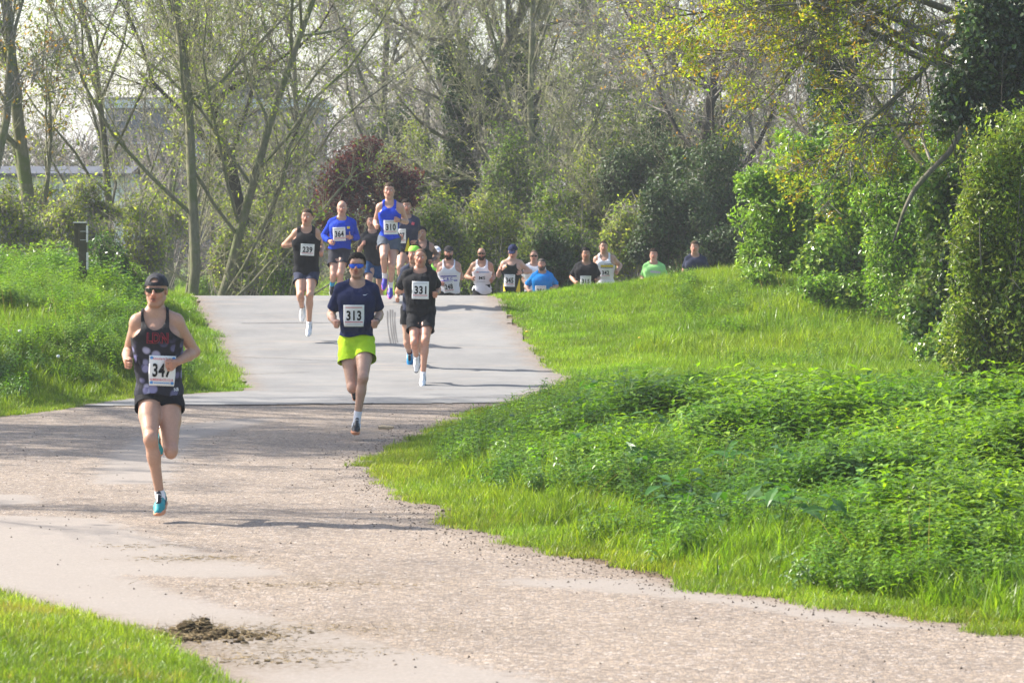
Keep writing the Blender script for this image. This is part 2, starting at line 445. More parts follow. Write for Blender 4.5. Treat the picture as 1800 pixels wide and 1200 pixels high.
def leaves(Pp, size, col, rng, up=.35, aspect=.5, nrm=None, fold=.25, colvar=.25):
    """pointed folded leaves: two triangles sharing the midrib"""
    n = len(Pp); size = np.broadcast_to(size, n)
    nn = rng.normal(size=(n, 3)) if nrm is None else nrm + rng.normal(size=(n, 3)) * .6
    nn[:, 2] += up; nn = unit(nn)
    t = unit(np.cross(nn, rng.normal(size=(n, 3)))); s = np.cross(nn, t)
    L = (size * rng.uniform(.6, 1.2, n))[:, None]; W = L * aspect * .5
    v0 = Pp; v2 = Pp + t * L
    mid = Pp + t * L * .45
    v1 = mid + s * W + nn * W * fold * 2; v3 = mid - s * W + nn * W * fold * 2
    V = np.stack([v0, v1, v2, v3], 1).reshape(-1, 3)
    F = (np.array([[0, 1, 2], [0, 2, 3]])[None] + (np.arange(n) * 4)[:, None, None]).reshape(-1, 3)
    col = np.asarray(col, float)
    c = col if col.ndim == 2 else np.repeat(col[None], n, 0)
    c = c * np.exp(rng.normal(size=(n, 1)) * colvar) * (1 + rng.normal(size=(n, 3)) * .06)
    return V, F, np.repeat(np.clip(c, .004, .9), 4, 0)
def merge(parts):
    off = 0; Vs, F3, F4, Cs = [], [], [], []
    for p in parts:
        V, F = p[0], p[1]
        Vs.append(V); (F3 if F.shape[1] == 3 else F4).append(F + off); off += len(V)
        if len(p) > 2: Cs.append(p[2])
    fl = []
    if F3: fl.append(np.concatenate(F3))
    if F4: fl.append(np.concatenate(F4))
    return np.concatenate(Vs), fl, (np.concatenate(Cs) if Cs else None)

def branch_tree(seed, p0, height, r0, spread=1.0, lean=(0, 0), nb=9, droop=0.0, zmax=99, first=.25, forks=None, levels=3, wander=.10):
    """returns wood segments (A,B,ra,rb,level)"""
    rnd = random.Random(seed); segs = []
    def grow(p, d, L, r, lvl):
        n = 7 if lvl == 0 else (6 if lvl == 1 else 4)
        sl_ = L / n; pts = [(p, r)]
        kids = []
        for i in range(n):
            j = wander * (1.0 if lvl == 0 else 2.0 if lvl == 1 else 2.8)
            up = .03 if lvl == 0 else (.10 - droop)
            d = [d[0] + rnd.gauss(0, j), d[1] + rnd.gauss(0, j), d[2] + rnd.gauss(0, j * .8) + up]
            l = math.sqrt(sum(c * c for c in d)); d = [c / l for c in d]
            q = [p[k] + d[k] * sl_ for k in range(3)]
            f0 = 1 - i / n; f1 = 1 - (i + 1) / n
            ra = r * (.22 + .78 * f0 ** .9); rb = r * (.22 + .78 * f1 ** .9)
            segs.append((*p, *q, ra, rb, lvl))
            t = (i + 1) / n
            if lvl < levels and t >= (first if lvl == 0 else .22) - 1e-6 and q[2] < zmax:
                cnt = nb / (n * (1 - first)) if lvl == 0 else (6.5 / n if lvl == 1 else 4.5 / n)
                c_ = int(cnt) + (rnd.random() < cnt % 1)
                for _ in range(c_):
                    az = rnd.uniform(0, 2 * math.pi); tilt = rnd.uniform(.5, 1.15) if lvl == 0 else rnd.uniform(.4, 1.0)
                    tilt *= spread
                    a = Vector(d); b_ = a.orthogonal().normalized(); c2 = a.cross(b_)
                    nd = a * math.cos(tilt) + (b_ * math.cos(az) + c2 * math.sin(az)) * math.sin(tilt)
                    s = rnd.random(); o = [p[k] + (q[k] - p[k]) * s for k in range(3)]
                    kids.append((o, list(nd), L * (rnd.uniform(.38, .62) if lvl == 0 else rnd.uniform(.4, .65)) * (1.15 - .6 * t), min(ra * .5, r * (.34 if lvl == 0 else .5)), lvl + 1))
            p = q
        for k in kids: grow(*k)
    starts = forks or [(p0, (lean[0], lean[1], 1.0), height, r0)]
    for (sp, sdir, L, rr) in starts:
        l = math.sqrt(sum(c * c for c in sdir)); grow(list(sp), [c / l for c in sdir], L, rr, 0)
    return np.array(segs)

def twig_cloud(segs, n1, n2, rng, len1=(.35, .8), len2=(.12, .35), r1=.006, r2=.0035, minlvl=2, up=.25, zmax=99):
    s = segs[(segs[:, 8] >= minlvl) & (segs[:, 2] < zmax)]
    if len(s) == 0: s = segs
    L = np.linalg.norm(s[:, 3:6] - s[:, 0:3], axis=1); pr = L / L.sum()
    k = rng.choice(len(s), n1, p=pr); t = rng.rand(n1, 1)
    A = s[k, 0:3] * (1 - t) + s[k, 3:6] * t
    d = unit(s[k, 3:6] - s[k, 0:3]) + rng.normal(size=(n1, 3)) * .75; d[:, 2] += up; d = unit(d)
    l1 = rng.uniform(*len1, (n1, 1)); M = A + d * l1 * .5
    d2 = d + rng.normal(size=(n1, 3)) * .35; d2[:, 2] += up * .5; d2 = unit(d2); B = M + d2 * l1 * .5
    rr = np.full(n1, r1)
    parts = [tubes(A, M, rr, rr * .7, 3, rng), spikes(M, B, rr * .7, rng)]
    k2 = rng.randint(0, n1, n2); t2 = rng.rand(n2, 1)
    first = t2 < .5
    A2 = np.where(first, A[k2] + (M[k2] - A[k2]) * t2 * 2, M[k2] + (B[k2] - M[k2]) * (t2 * 2 - 1))
    dd = unit(np.where(first, d[k2], d2[k2]) + rng.normal(size=(n2, 3)) * .7)
    B2 = A2 + dd * rng.uniform(*len2, (n2, 1))
    parts.append(spikes(A2, B2, np.full(n2, r2), rng))
    tips = np.concatenate([B, B2]); tdir = np.concatenate([d2, dd])
    inner = np.concatenate([A2, M])
    return parts, tips, tdir, inner

def make_tree(name, label, category, seed, base_p, height, r0, bark, twigmat, leafm=None, nleaf=0, leafsize=.05, leafcols=None,
              n1=3000, n2=6000, group=None, extra=None, minlvl=1, twigr=(.006, .0035), leaf_clump=1, clump_r=.1, tw=None, **kw):
    rng = np.random.RandomState(seed); n1 = int(n1 * .80); n2 = int(n2 * (.98 if base_p[1] > 80 else .74))
    bp = np.array(base_p, float)
    root = empty(name, bp, label, category, group)
    segs = branch_tree(seed, (0, 0, 0), height, r0, **kw)
    big = segs[segs[:, 8] <= 1]; small = segs[segs[:, 8] > 1]
    V, F, _ = merge([tubes(big[:, 0:3], big[:, 3:6], big[:, 6], big[:, 7], 8, rng)])
    link('trunk', mesh_np('trunk', V, F), root, bark)
    parts, tips, td, inner = twig_cloud(segs, n1, n2, rng, r1=twigr[0], r2=twigr[1], minlvl=minlvl, **(tw or {}))
    if len(small): parts.append(tubes(small[:, 0:3], small[:, 3:6], np.maximum(small[:, 6], .006), np.maximum(small[:, 7], .005), 3, rng))
    V, F, _ = merge(parts)
    cr = link('crown', mesh_np('crown', V, F), root, twigmat)
    if nleaf:
        src = np.concatenate([tips, inner[:len(inner) // 2]])
        nc = nleaf // leaf_clump
        k = rng.randint(0, len(src), nc)
        k = np.repeat(k, leaf_clump); n = len(k)
        Pp = src[k] + rng.normal(size=(n, 3)) * clump_r * (1 if leaf_clump > 1 else .3)
        cols = np.array(leafcols, float)
        ci = np.repeat(rng.randint(0, len(cols), nc), leaf_clump)
        V, F, C = leaves(Pp, leafsize, cols[ci], rng)
        link('foliage', mesh_np('foliage', V, [F], False, {'col': C}), root, leafm)
    return root, segs, bp

def blob_points(blobs, n, rng, shell=.35, nf=1.6, namp=.35):
    """points in lumpy shells of a union of ellipsoids; returns points and outward normals"""
    blobs = np.array(blobs, float); w = (blobs[:, 3] * blobs[:, 4] + blobs[:, 4] * blobs[:, 5] + blobs[:, 3] * blobs[:, 5]); w /= w.sum()
    out, nr = [], []
    need = n
    while need > 0:
        k = rng.choice(len(blobs), need * 2, p=w)
        d = unit(rng.normal(size=(need * 2, 3)))
        c = blobs[k, :3]; R = blobs[k, 3:6]
        az = np.arctan2(d[:, 1], d[:, 0])
        lump = 1 + namp * (fbm(az * 3 + k * 7, d[:, 2] * 3 + k, nf, 3, 5)) * 2
        rad = lump * (1 - shell * rng.exponential(.45, need * 2)); rad = np.clip(rad, .15, 1.6)
        p = c + d * R * rad[:, None]
        # reject points deep inside another blob
        ok = np.ones(len(p), bool)
        out.append(p[ok]); nr.append(unit(d / R)[ok]); need -= ok.sum()
    return np.concatenate(out)[:n], np.concatenate(nr)[:n]

def make_bush(name, label, category, seed, base_p, blobs, cols, leafm, n, size, stemmat, nstem=14, ntwig=600, shell=.35,
              aspect=.5, part='foliage', group=None, colvar=.3, up=.35, nrmw=1.0, extra_cols=None, shoots=0, clump=1):
    """blobs in local coordinates (x,y,z,rx,ry,rz)"""
    rng = np.random.RandomState(seed); bp = np.array(base_p, float)
    root = empty(name, bp, label, category, group)
    B = np.array(blobs, float)
    k = rng.randint(0, len(B), nstem)
    tips = B[k, :3] + rng.normal(size=(nstem, 3)) * B[k, 3:6] * .5
    foot = rng.normal(size=(nstem, 3)) * [.25, .2, 0] * min(.6, max(.3, np.ptp(B[:, 0]) * .3 + .3)) + [B[:, 0].mean(), B[:, 1].mean(), -.05]
    mid = foot * .5 + tips * .5 + rng.normal(size=(nstem, 3)) * .12
    r = np.full(nstem, .018)
    parts = [tubes(foot, mid, r, r * .7, 5, rng), tubes(mid, tips, r * .7, r * .3, 5, rng)]
    if ntwig:
        tp, tn = blob_points(blobs, ntwig, rng, .6)
        d = unit(tn + rng.normal(size=tn.shape) * .6 + [0, 0, .4]); L = rng.uniform(.15, .5, (ntwig, 1))
        parts.append(spikes(tp - d * L * .6, tp + d * L * .4, np.full(ntwig, .005), rng))
    V, F, _ = merge(parts); link('stems', mesh_np('stems', V, F), root, stemmat)
    n = int(n * .80); size = size * 1.10; m_ = n // clump
    pts, nr = blob_points(blobs, m_, rng, shell)
    if shoots:
        ks = rng.randint(0, m_, shoots); d = unit(nr[ks] * .5 + rng.normal(size=(shoots, 3)) * .25 + [0, 0, .8])
        tt = rng.rand(shoots, 12, 1) ** 1 * rng.uniform(.15, .5, (shoots, 1, 1))
        sp = (pts[ks][:, None] + d[:, None] * tt).reshape(-1, 3)
        pts = np.concatenate([pts, sp]); nr = np.concatenate([nr, np.repeat(nr[ks], 12, 0)])
    if clump > 1:
        pts = np.repeat(pts, clump, 0) + rng.normal(size=(len(pts) * clump, 3)) * size * .8; nr = np.repeat(nr, clump, 0)
    cols = np.array(cols, float)
    # colour drifts in patches over the bush and from leaf to leaf
    f = fbm(pts[:, 0] + seed, pts[:, 2] + pts[:, 1], 2.2, 3, seed % 50) + .5 + rng.normal(size=len(pts)) * .16
    ci = np.clip((f * len(cols)).astype(int), 0, len(cols) - 1)
    V, F, C = leaves(pts, size, cols[ci], rng, up, aspect, nrm=nr * nrmw, colvar=colvar)
    link(part, mesh_np(part, V, [F], False, {'col': C}), root, leafm)
    return root

# ---- scattering small plants that nobody could count (one object each, geometry nodes)
def variant_group(name, variants, mat):
    ng = bpy.data.node_groups.new(name, 'GeometryNodeTree')
    ng.interface.new_socket('Geometry', in_out='INPUT', socket_type='NodeSocketGeometry')
    ng.interface.new_socket('Geometry', in_out='OUTPUT', socket_type='NodeSocketGeometry')
    gi = ng.nodes.new('NodeGroupInput'); go = ng.nodes.new('NodeGroupOutput')
    jn = ng.nodes.new('GeometryNodeJoinGeometry')
    for v in reversed(variants):
        ob = bpy.data.objects.new(name + '_plant', v)
        oi = ng.nodes.new('GeometryNodeObjectInfo'); oi.inputs['Object'].default_value = ob
        g2 = ng.nodes.new('GeometryNodeGeometryToInstance'); ng.links.new(oi.outputs['Geometry'], g2.inputs[0])
        ng.links.new(g2.outputs[0], jn.inputs[0])
    ip = ng.nodes.new('GeometryNodeInstanceOnPoints'); ip.inputs['Pick Instance'].default_value = True
    ng.links.new(gi.outputs[0], ip.inputs['Points']); ng.links.new(jn.outputs[0], ip.inputs['Instance'])
    def att(nm, ty):
        a = ng.nodes.new('GeometryNodeInputNamedAttribute'); a.data_type = ty; a.inputs['Name'].default_value = nm; return a.outputs[0]
    ng.links.new(att('vid', 'INT'), ip.inputs['Instance Index'])
    ng.links.new(att('rot', 'FLOAT_VECTOR'), ip.inputs['Rotation'])
    ng.links.new(att('scl', 'FLOAT_VECTOR'), ip.inputs['Scale'])
    ng.links.new(ip.outputs[0], go.inputs[0])
    return ng
def scatter(name, label, pts, scale, tint, variants, mat, rng, tilt=.12, **props):
    n = len(pts)
    me = bpy.data.meshes.new(name); me.vertices.add(n); me.vertices.foreach_set('co', np.asarray(pts, np.float32).ravel())
    rot = np.c_[rng.normal(size=(n, 2)) * tilt, rng.uniform(0, 6.283, n)].astype(np.float32)
    a = me.attributes.new('rot', 'FLOAT_VECTOR', 'POINT'); a.data.foreach_set('vector', rot.ravel())
    scale = np.asarray(scale, np.float32); scale = scale if scale.ndim == 2 else np.repeat(scale[:, None], 3, 1)
    a = me.attributes.new('scl', 'FLOAT_VECTOR', 'POINT'); a.data.foreach_set('vector', scale.ravel())
    a = me.attributes.new('vid', 'INT', 'POINT'); a.data.foreach_set('value', rng.randint(0, len(variants), n).astype(np.int32))
    t = np.asarray(tint, np.float32); t = np.c_[t, np.ones(n, np.float32)] if t.shape[1] == 3 else t
    a = me.attributes.new('tint', 'FLOAT_COLOR', 'POINT'); a.data.foreach_set('color', t.astype(np.float32).ravel())
    for v in variants:
        v.materials.clear(); v.materials.append(mat)
    o = link(name, me, label=label, kind='stuff', **props)
    md = o.modifiers.new('scatter', 'NODES'); md.node_group = variant_group(name + '_nodes', variants, mat)
    return o
def grassmat(name, trans=.5, rough=.45, spec=.35):
    m, nt, b, o = newmat(name)
    at = N(nt, 'ShaderNodeAttribute', attribute_name='col'); ti = N(nt, 'ShaderNodeAttribute', attribute_name='tint'); ti.attribute_type = 'INSTANCER'
    c = mixc(nt, 1.0, at.outputs[0], ti.outputs[0], 'MULTIPLY')
    nt.links.new(c, b.inputs['Base Color']); b.inputs['Roughness'].default_value = rough; b.inputs['Specular IOR Level'].default_value = spec
    tr = N(nt, 'ShaderNodeBsdfTranslucent'); nt.links.new(mixc(nt, 1.0, c, (1.25, 1.35, .5), 'MULTIPLY'), tr.inputs[0])
    mx = N(nt, 'ShaderNodeMixShader'); mx.inputs[0].default_value = trans
    nt.links.new(b.outputs[0], mx.inputs[1]); nt.links.new(tr.outputs[0], mx.inputs[2]); nt.links.new(mx.outputs[0], o.inputs[0])
    return m
def tuft(seed, nblade, h, w, rad, lean=.5, cols=((.10, .17, .03),), segs=3):
    rng = np.random.RandomState(seed)
    Vs, Fs, Cs = [], [], []; off = 0
    for i in range(nblade):
        az = rng.uniform(0, 6.283); r = rad * math.sqrt(rng.rand()); p = np.array([r * math.cos(az), r * math.sin(az), -.01])
        a2 = rng.uniform(0, 6.283); ln = lean * rng.uniform(.2, 1.2); d = np.array([math.cos(a2), math.sin(a2), 0])
        hh = h * rng.uniform(.5, 1.15); side = np.array([-math.sin(a2 + rng.normal() * .8), math.cos(a2 + rng.normal() * .8), 0]); ww = w * rng.uniform(.6, 1.3)
        pts = []
        for k in range(segs + 1):
            t = k / segs; q = p + d * ln * hh * t * t + np.array([0, 0, hh * (t - .35 * ln * t * t)])
            wid = ww * (1 - t ** 1.6) * .5
            if k < segs: pts += [q - side * wid, q + side * wid]
            else: pts += [q]
        n = len(pts); Vs += pts
        for k in range(segs - 1): a = off + 2 * k; Fs += [(a, a + 1, a + 3), (a, a + 3, a + 2)]
        a = off + 2 * (segs - 1); Fs.append((a, a + 1, a + 2)); off += n
        c = np.array(cols[rng.randint(len(cols))]) * math.exp(rng.normal() * .2); Cs += [c] * n
    return mesh_np('tuft', Vs, [np.array(Fs)], True, {'col': np.clip(np.array(Cs), 0, .8)})
def weed(seed, h, leafL, pairs, cols, aspect=.55, nst=1, spread=.05):
    """upright leafy stem with paired drooping leaves, like a nettle"""
    rng = np.random.RandomState(seed); parts = []
    for s in range(nst):
        b0 = np.r_[rng.normal(size=2) * spread, 0]; top = b0 + np.r_[rng.normal(size=2) * h * .15, h * rng.uniform(.75, 1.1)]
        A = np.array([b0]); B = np.array([top]); V, F = spikes(A, B, np.array([.004]), rng)
        parts.append((V, F, np.tile([.07, .10, .03], (len(V), 1))))
        for k in range(pairs):
            t = .2 + .8 * (k + .5) / pairs; p = b0 + (top - b0) * t; az = k * 1.571 + rng.normal() * .3
            L = leafL * (1.1 - .55 * abs(t - .5) * 1.6) * rng.uniform(.8, 1.15)
            for side in (0, math.pi):
                d = np.array([math.cos(az + side), math.sin(az + side), rng.uniform(-.35, .35) + .35 * (t > .9)]); d /= np.linalg.norm(d)
                s_ = np.cross(d, [0, 0, 1.]); s_ /= np.linalg.norm(s_); nn = np.cross(s_, d); w = L * aspect * .5
                q0 = p; q1 = p + d * L * .35 + s_ * w + nn * w * .25; q2 = p + d * L * .35 - s_ * w + nn * w * .25
                q3 = p + d * L * .72 + s_ * w * .6 + nn * (w * .1 - L * .06); q4 = p + d * L * .72 - s_ * w * .6 + nn * (w * .1 - L * .06)
                q5 = p + d * L * 1. - nn * L * .18; qm = p + d * L * .4; qn = p + d * L * .75 - nn * L * .08
                V = np.array([q0, q1, qm, q2, q3, qn, q4, q5])
                F = np.array([(0, 2, 1), (0, 3, 2), (1, 2, 5), (1, 5, 4), (2, 3, 6), (2, 6, 5), (4, 5, 7), (5, 6, 7)])
                c = np.array(cols[rng.randint(len(cols))]) * math.exp(rng.normal() * .18)
                parts.append((V, F, np.tile(c, (8, 1))))
    V, F, C = merge(parts)
    return mesh_np('weed', V, F, False, {'col': np.clip(C, 0, .8)})
# ------------------------------------------------------------------ plants: materials
M_GRASS = grassmat('grass_blades', .5, .4, .35)
M_WEED = grassmat('weed_leaves', .42, .38, .45)
M_YOUNG = leafmat('young_leaves', .5, .5, .3)
M_IVY = leafmat('ivy_leaves', .34, .30, .6)
M_IVYD = leafmat('matt_ivy_leaves', .22, .5, .35)
M_HEDGE = leafmat('hedge_leaves', .42, .36, .5)
M_BUD = leafmat('bud_leaves', .6, .6, .2)
M_BARK_PALE = barkmat('pale_green_bark', (.12, .115, .075), (.24, .225, .15), (.13, .15, .06))
M_BARK_DARK = barkmat('dark_bark', (.035, .03, .022), (.085, .075, .055))
M_BARK_MID = barkmat('grey_brown_bark', (.09, .08, .06), (.19, .17, .125), (.12, .13, .06))
M_BARK_WHITE = barkmat('silvery_bark', (.35, .34, .32), (.55, .53, .5), None)
M_TWIG = plain('grey_twigs', (.225, .205, .175), .75, .3, .35, 2.5)
M_TWIG_G = plain('greenish_twigs', (.22, .215, .12), .75, .3, .35, 2.5)
M_TWIG_D = plain('dark_twigs', (.11, .092, .068), .8, .3, .3, 2.5)
GRN = [(.13, .22, .025), (.17, .26, .03), (.20, .28, .04)]
YEL = [(.20, .23, .035), (.26, .26, .04), (.16, .21, .04)]
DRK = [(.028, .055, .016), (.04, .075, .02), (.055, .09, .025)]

# ---- grass
rng = np.random.RandomState(77)
def rect_pts(x0, x1, y0, y1, dens, cond):
    n = int((x1 - x0) * (y1 - y0) * dens); X = rng.uniform(x0, x1, n); Y = rng.uniform(y0, y1, n)
    k = cond(X, Y); X = X[k]; Y = Y[k]; return X, Y
def put(X, Y, dz=-.01): return np.c_[X, Y, H(X, Y) + dz]
def tints(X, Y, c0, c1, f=.8, seed=3, var=.15):
    t = np.clip(fbm(X, Y, f, 3, seed) * 2 + .5 + rng.normal(size=len(X)) * .15, 0, 1)[:, None]
    return (np.array(c0) * (1 - t) + np.array(c1) * t) * np.exp(rng.normal(size=(len(X), 1)) * var)
GB = ((.165, .250, .022), (.190, .275, .025), (.215, .285, .032), (.135, .215, .022))
short_v = [tuft(10 + i, 20, .075, .006, .09, .7, GB + ((.24, .22, .09),)) for i in range(4)]
mid_v = [tuft(20 + i, 18, .17, .007, .08, .65, GB) for i in range(4)]
long_v = [tuft(30 + i, 18, .32, .008, .08, .6, GB, 4) for i in range(5)]
noisy = lambda X, Y, s=1: .35 * fbm(X, Y, 2.5, 3, 21 + s) * 2
bankR = lambda X, Y: (X > xr(Y))
# close-cropped verge and mown slope
X1, Y1 = rect_pts(-1.6, 5, 16, 41, 900, lambda X, Y: (X - xr(Y) + noisy(X, Y) > -.06) & (X - xr(Y) + noisy(X, Y) < .75))
X2, Y2 = rect_pts(-.4, 7.2, 40, 55.5, 420, lambda X, Y: (X - xr(Y) + noisy(X, Y) * .4 > .0))
X3, Y3 = rect_pts(-7, -3.1, 36, 56, 500, lambda X, Y: (gd(X, Y) + noisy(X, Y) * .5 > -.02) & (gd(X, Y) < .8) & (X < -3))
X4, Y4 = rect_pts(-4.2, -.6, 15.5, 22.5, 1500, lambda X, Y: (xn(Y) - X + noisy(X, Y) * .3 > -.02))
X = np.concatenate([X1, X2, X3, X4]); Y = np.concatenate([Y1, Y2, Y3, Y4])
sc_ = rng.uniform(.7, 1.25, len(X)) * np.where(Y > 42, 1.15, 1.0) * np.where((Y > 41) & (X > 0), .9, 1)
scatter('short_grass', 'close cropped yellow green grass along the road edge and mown slope', put(X, Y), sc_, tints(X, Y, (.85, .92, .8), (1.40, 1.2, .9), .7) * np.where((Y > 41)[:, None], [.84, 1.0, .85], [1, 1, 1]) * (1 + .9 * fbm(X, Y, 1.9, 3, 91))[:, None], short_v, M_GRASS, rng)
# middling grass of the left bank and near verge
X1, Y1 = rect_pts(-10.5, -3.2, 36, 57.5, 190, lambda X, Y: (gd(X, Y) > .25 + noisy(X, Y)) & (X < -3))
X2, Y2 = rect_pts(-4.2, -.7, 15.5, 22.3, 420, lambda X, Y: (xn(Y) - X > .12 + noisy(X, Y, 2) * .4))
X3, Y3 = rect_pts(.6, 7.5, 41.5, 56, 210, lambda X, Y: ((X - xr(Y)) > 1.7 + (fbm(X, Y, .7, 2, 4)) * 5))
X4, Y4 = rect_pts(-.8, 5, 17, 41, 150, lambda X, Y: (X - xr(Y) > .35 + noisy(X, Y, 3)))
X = np.concatenate([X1, X2, X3, X4]); Y = np.concatenate([Y1, Y2, Y3, Y4])
hs = np.where(Y < 23, np.where(X < 0, .85, 1), 1.0) * rng.uniform(.7, 1.35, len(X))
hs = hs * np.where((X > 0) & (Y > 44), .55 + .5 * sm(X, 2.6, 4) + .35 * sm(51 - Y, 0, 3), 1) * np.where(X < -3, .85, 1) * (1 + 1.7 * fbm(X, Y, 1.6, 3, 61))
hs = np.where((Y < 23) & (X < -.4), hs * .55, hs)
tn = tints(X, Y, (.75, .9, .8), (1.25, 1.12, .9), .6, 8); tn[(Y < 23) & (X < 0) & (fbm(X, Y, 1.6, 3, 71) + .10 * (X < -2.6) > .06)] *= (1.55, .95, 2.4)
scatter('bank_grass', 'lush knee low green grass on the banks beside the road', put(X, Y), hs, tn, mid_v, M_GRASS, rng)
# long uncut grass
X1, Y1 = rect_pts(-.9, 6.2, 17.5, 42, 75, lambda X, Y: (X - xr(Y) > .7 + noisy(X, Y, 5)) & ((fbm(X, Y, .55, 3, 6) > -.04) | (Y > 35.5)))
X1b, Y1b = rect_pts(-.4, 6.2, 35.5, 41.5, 150, lambda X, Y: (X - xr(Y) > .45 + noisy(X, Y, 5)))
X2, Y2 = rect_pts(-10.5, -4, 40, 57.5, 32, lambda X, Y: (gd(X, Y) > .8) & (fbm(X, Y, .6, 3, 12) > -.02) & (X < -4))
X3, Y3 = rect_pts(1.5, 7.5, 44, 55, 60, lambda X, Y: (X > 1.6 + (fbm(X, Y, .8, 2, 14)) * 2.2))
X = np.concatenate([X1, X1b, X2, X3]); Y = np.concatenate([Y1, Y1b, Y2, Y3])
scatter('long_grass', 'long uncut grass blades leaning over the right hand bank', put(X, Y), rng.uniform(.6, 1.2, len(X)) * np.where(X > -3, .5 + .5 * sm(X - xr(Y), .4, 1.8), .8) * np.where((X > 0) & (Y > 44), .5 + .35 * sm(X, 3, 4.5), 1) * np.where((X > 1) & (Y > 33) & (Y <= 44), .78, 1), tints(X, Y, (.70, .85, .75), (1.15, 1.08, .85), .5, 15), long_v, M_GRASS, rng)
# meadow beyond the rise
X, Y = rect_pts(-22, 3, 61, 120, 9, lambda X, Y: X < 9)
scatter('meadow_grass', 'bright rough meadow grass seen between the trunks beyond the rise', put(X, Y), rng.uniform(1.4, 3.2, len(X)), tints(X, Y, (.9, 1, .9), (1.4, 1.3, .9), .2, 18), mid_v, M_GRASS, rng)

# ---- nettles and other broad leaved weeds
NG = ((.115, .205, .018), (.140, .235, .020), (.085, .165, .016), (.175, .265, .026))
net_v = [weed(50 + i, .42, .085, 7, NG, .52, 3, .07) for i in range(5)]
fine_v = [weed(60 + i, .26, .055, 6, NG, .45, 4, .07) for i in range(4)]
dock_v = [weed(70 + i, .22, .17, 3, ((.06, .15, .02), (.08, .18, .025)), .42, 1, .03) for i in range(3)]
X1, Y1 = rect_pts(-.8, 6.2, 20, 36.8, 95, lambda X, Y: (Y < 36.8 - 2.2 * sm(X, 1, 3.5)) & (X - xr(Y) > 1.1 + noisy(X, Y, 7) * 1.4) & (fbm(X, Y, .6, 3, 25) + .03 * (X - xr(Y) - 2) > -.05))
X1c, Y1c = rect_pts(-.9, 6.2, 29.5, 35.0, 120, lambda X, Y: (X - xr(Y) > 1.05 + noisy(X, Y, 7) * .8))
X2, Y2 = rect_pts(-11, -5.0, 44, 56, 55, lambda X, Y: (xl(Y) - X > 1.1 + noisy(X, Y, 7) * 2))
X = np.concatenate([X1, X1c, X2]); Y = np.concatenate([Y1, Y1c, Y2])
scatter('nettles', 'dense bed of nettles with toothed green leaves covering the bank', put(X, Y), rng.uniform(.6, 1.2, len(X)) * np.where(X > -3, (.45 + .6 * sm(X - xr(Y), .5, 2.6)) * (1 - .32 * sm(Y, 29, 34) * sm(X, 0, 2)), .72) * (1 + 1.9 * fbm(X, Y, 1.0, 3, 62)), tints(X, Y, (.70, .88, .7), (1.50, 1.42, .75), .9, 30), net_v, M_WEED, rng, .16)
X1, Y1 = rect_pts(-1, 6, 18, 40, 75, lambda X, Y: (X - xr(Y) > .45 + noisy(X, Y, 9)) & (fbm(X, Y, .9, 3, 35) > -.05))
X2, Y2 = rect_pts(-10, -3.8, 38, 56, 55, lambda X, Y: (gd(X, Y) > .6) & (fbm(X, Y, .8, 3, 36) > -.03) & (X < -3.8))
X = np.concatenate([X1, X2]); Y = np.concatenate([Y1, Y2])
X3, Y3 = rect_pts(2.4, 7.2, 42, 54, 20, lambda X, Y: (fbm(X, Y, .8, 3, 38) > -.02) & (X - xr(Y) > 1.2))
X = np.concatenate([X, X3]); Y = np.concatenate([Y, Y3])
scatter('low_weeds', 'low fine leaved weeds mixed into the grass of both banks', put(X, Y), rng.uniform(.6, 1.2, len(X)), tints(X, Y, (.8, .95, .7), (1.5, 1.4, .75), .9, 40), fine_v, M_WEED, rng, .2)
X1, Y1 = rect_pts(-.5, 6, 19, 38, 2.5, lambda X, Y: (X - xr(Y) > .9))
X2, Y2 = rect_pts(1.5, 5.5, 21, 27, 3, lambda X, Y: (X - xr(Y) > 1.2))
X = np.concatenate([X1, X2]); Y = np.concatenate([Y1, Y2])
scatter('docks', 'broad dark dock leaves standing among the nettles', put(X, Y, .06), rng.uniform(.8, 1.5, len(X)), tints(X, Y, (.8, .95, .9), (1.15, 1.1, 1), .9, 44), dock_v, M_WEED, rng, .25)

dead_v = [tuft(80 + i, 3, .55, .004, .10, .35, ((.34, .27, .16), (.28, .22, .13)), 3) for i in range(3)]
X1, Y1 = rect_pts(-.6, 6.2, 19, 41, 1.3, lambda X, Y: (X - xr(Y) > .7)); X2, Y2 = rect_pts(-10, -4.5, 38, 55, 2.5, lambda X, Y: gd(X, Y) > .8); X3, Y3 = rect_pts(2.5, 7, 43, 54, 2.5, lambda X, Y: X > 0)
X = np.concatenate([X1, X2, X3]); Y = np.concatenate([Y1, Y2, Y3])
scatter('dead_stems', 'thin dry straw coloured stems left standing among the weeds', put(X, Y), rng.uniform(.6, 1.2, len(X)), tints(X, Y, (.8, .8, .8), (1.3, 1.2, 1.1), .9, 48), dead_v, M_GRASS, rng, .3)

# ---- trees
def gxy(px, Y): X = (px - 900) / FPX * Y; return X, Y, float(H(X, Y)) - .03
BUDS = [(.24, .29, .05), (.19, .24, .05), (.28, .31, .07)]
ORNG = [(.36, .19, .05), (.30, .17, .05), (.28, .25, .05), (.20, .24, .05)]
make_tree('tree', 'bare tree at far left with coppery orange buds on steep forked limbs', 'tree', 101, gxy(72, 62), 10.5, .15, M_BARK_PALE, M_TWIG_G, M_BUD, 4950, .085, ORNG + BUDS, n1=2718, n2=5171, nb=12, first=.18, spread=.75, zmax=8, leaf_clump=4, clump_r=.07)
make_tree('tree', 'leftmost tree cut by the frame edge with fine grey twigs', 'tree', 102, gxy(-60, 60), 9.5, .11, M_BARK_PALE, M_TWIG, M_BUD, 3575, .08, ORNG, n1=1941, n2=4021, nb=12, first=.15, spread=.8, zmax=8, leaf_clump=3, clump_r=.06)
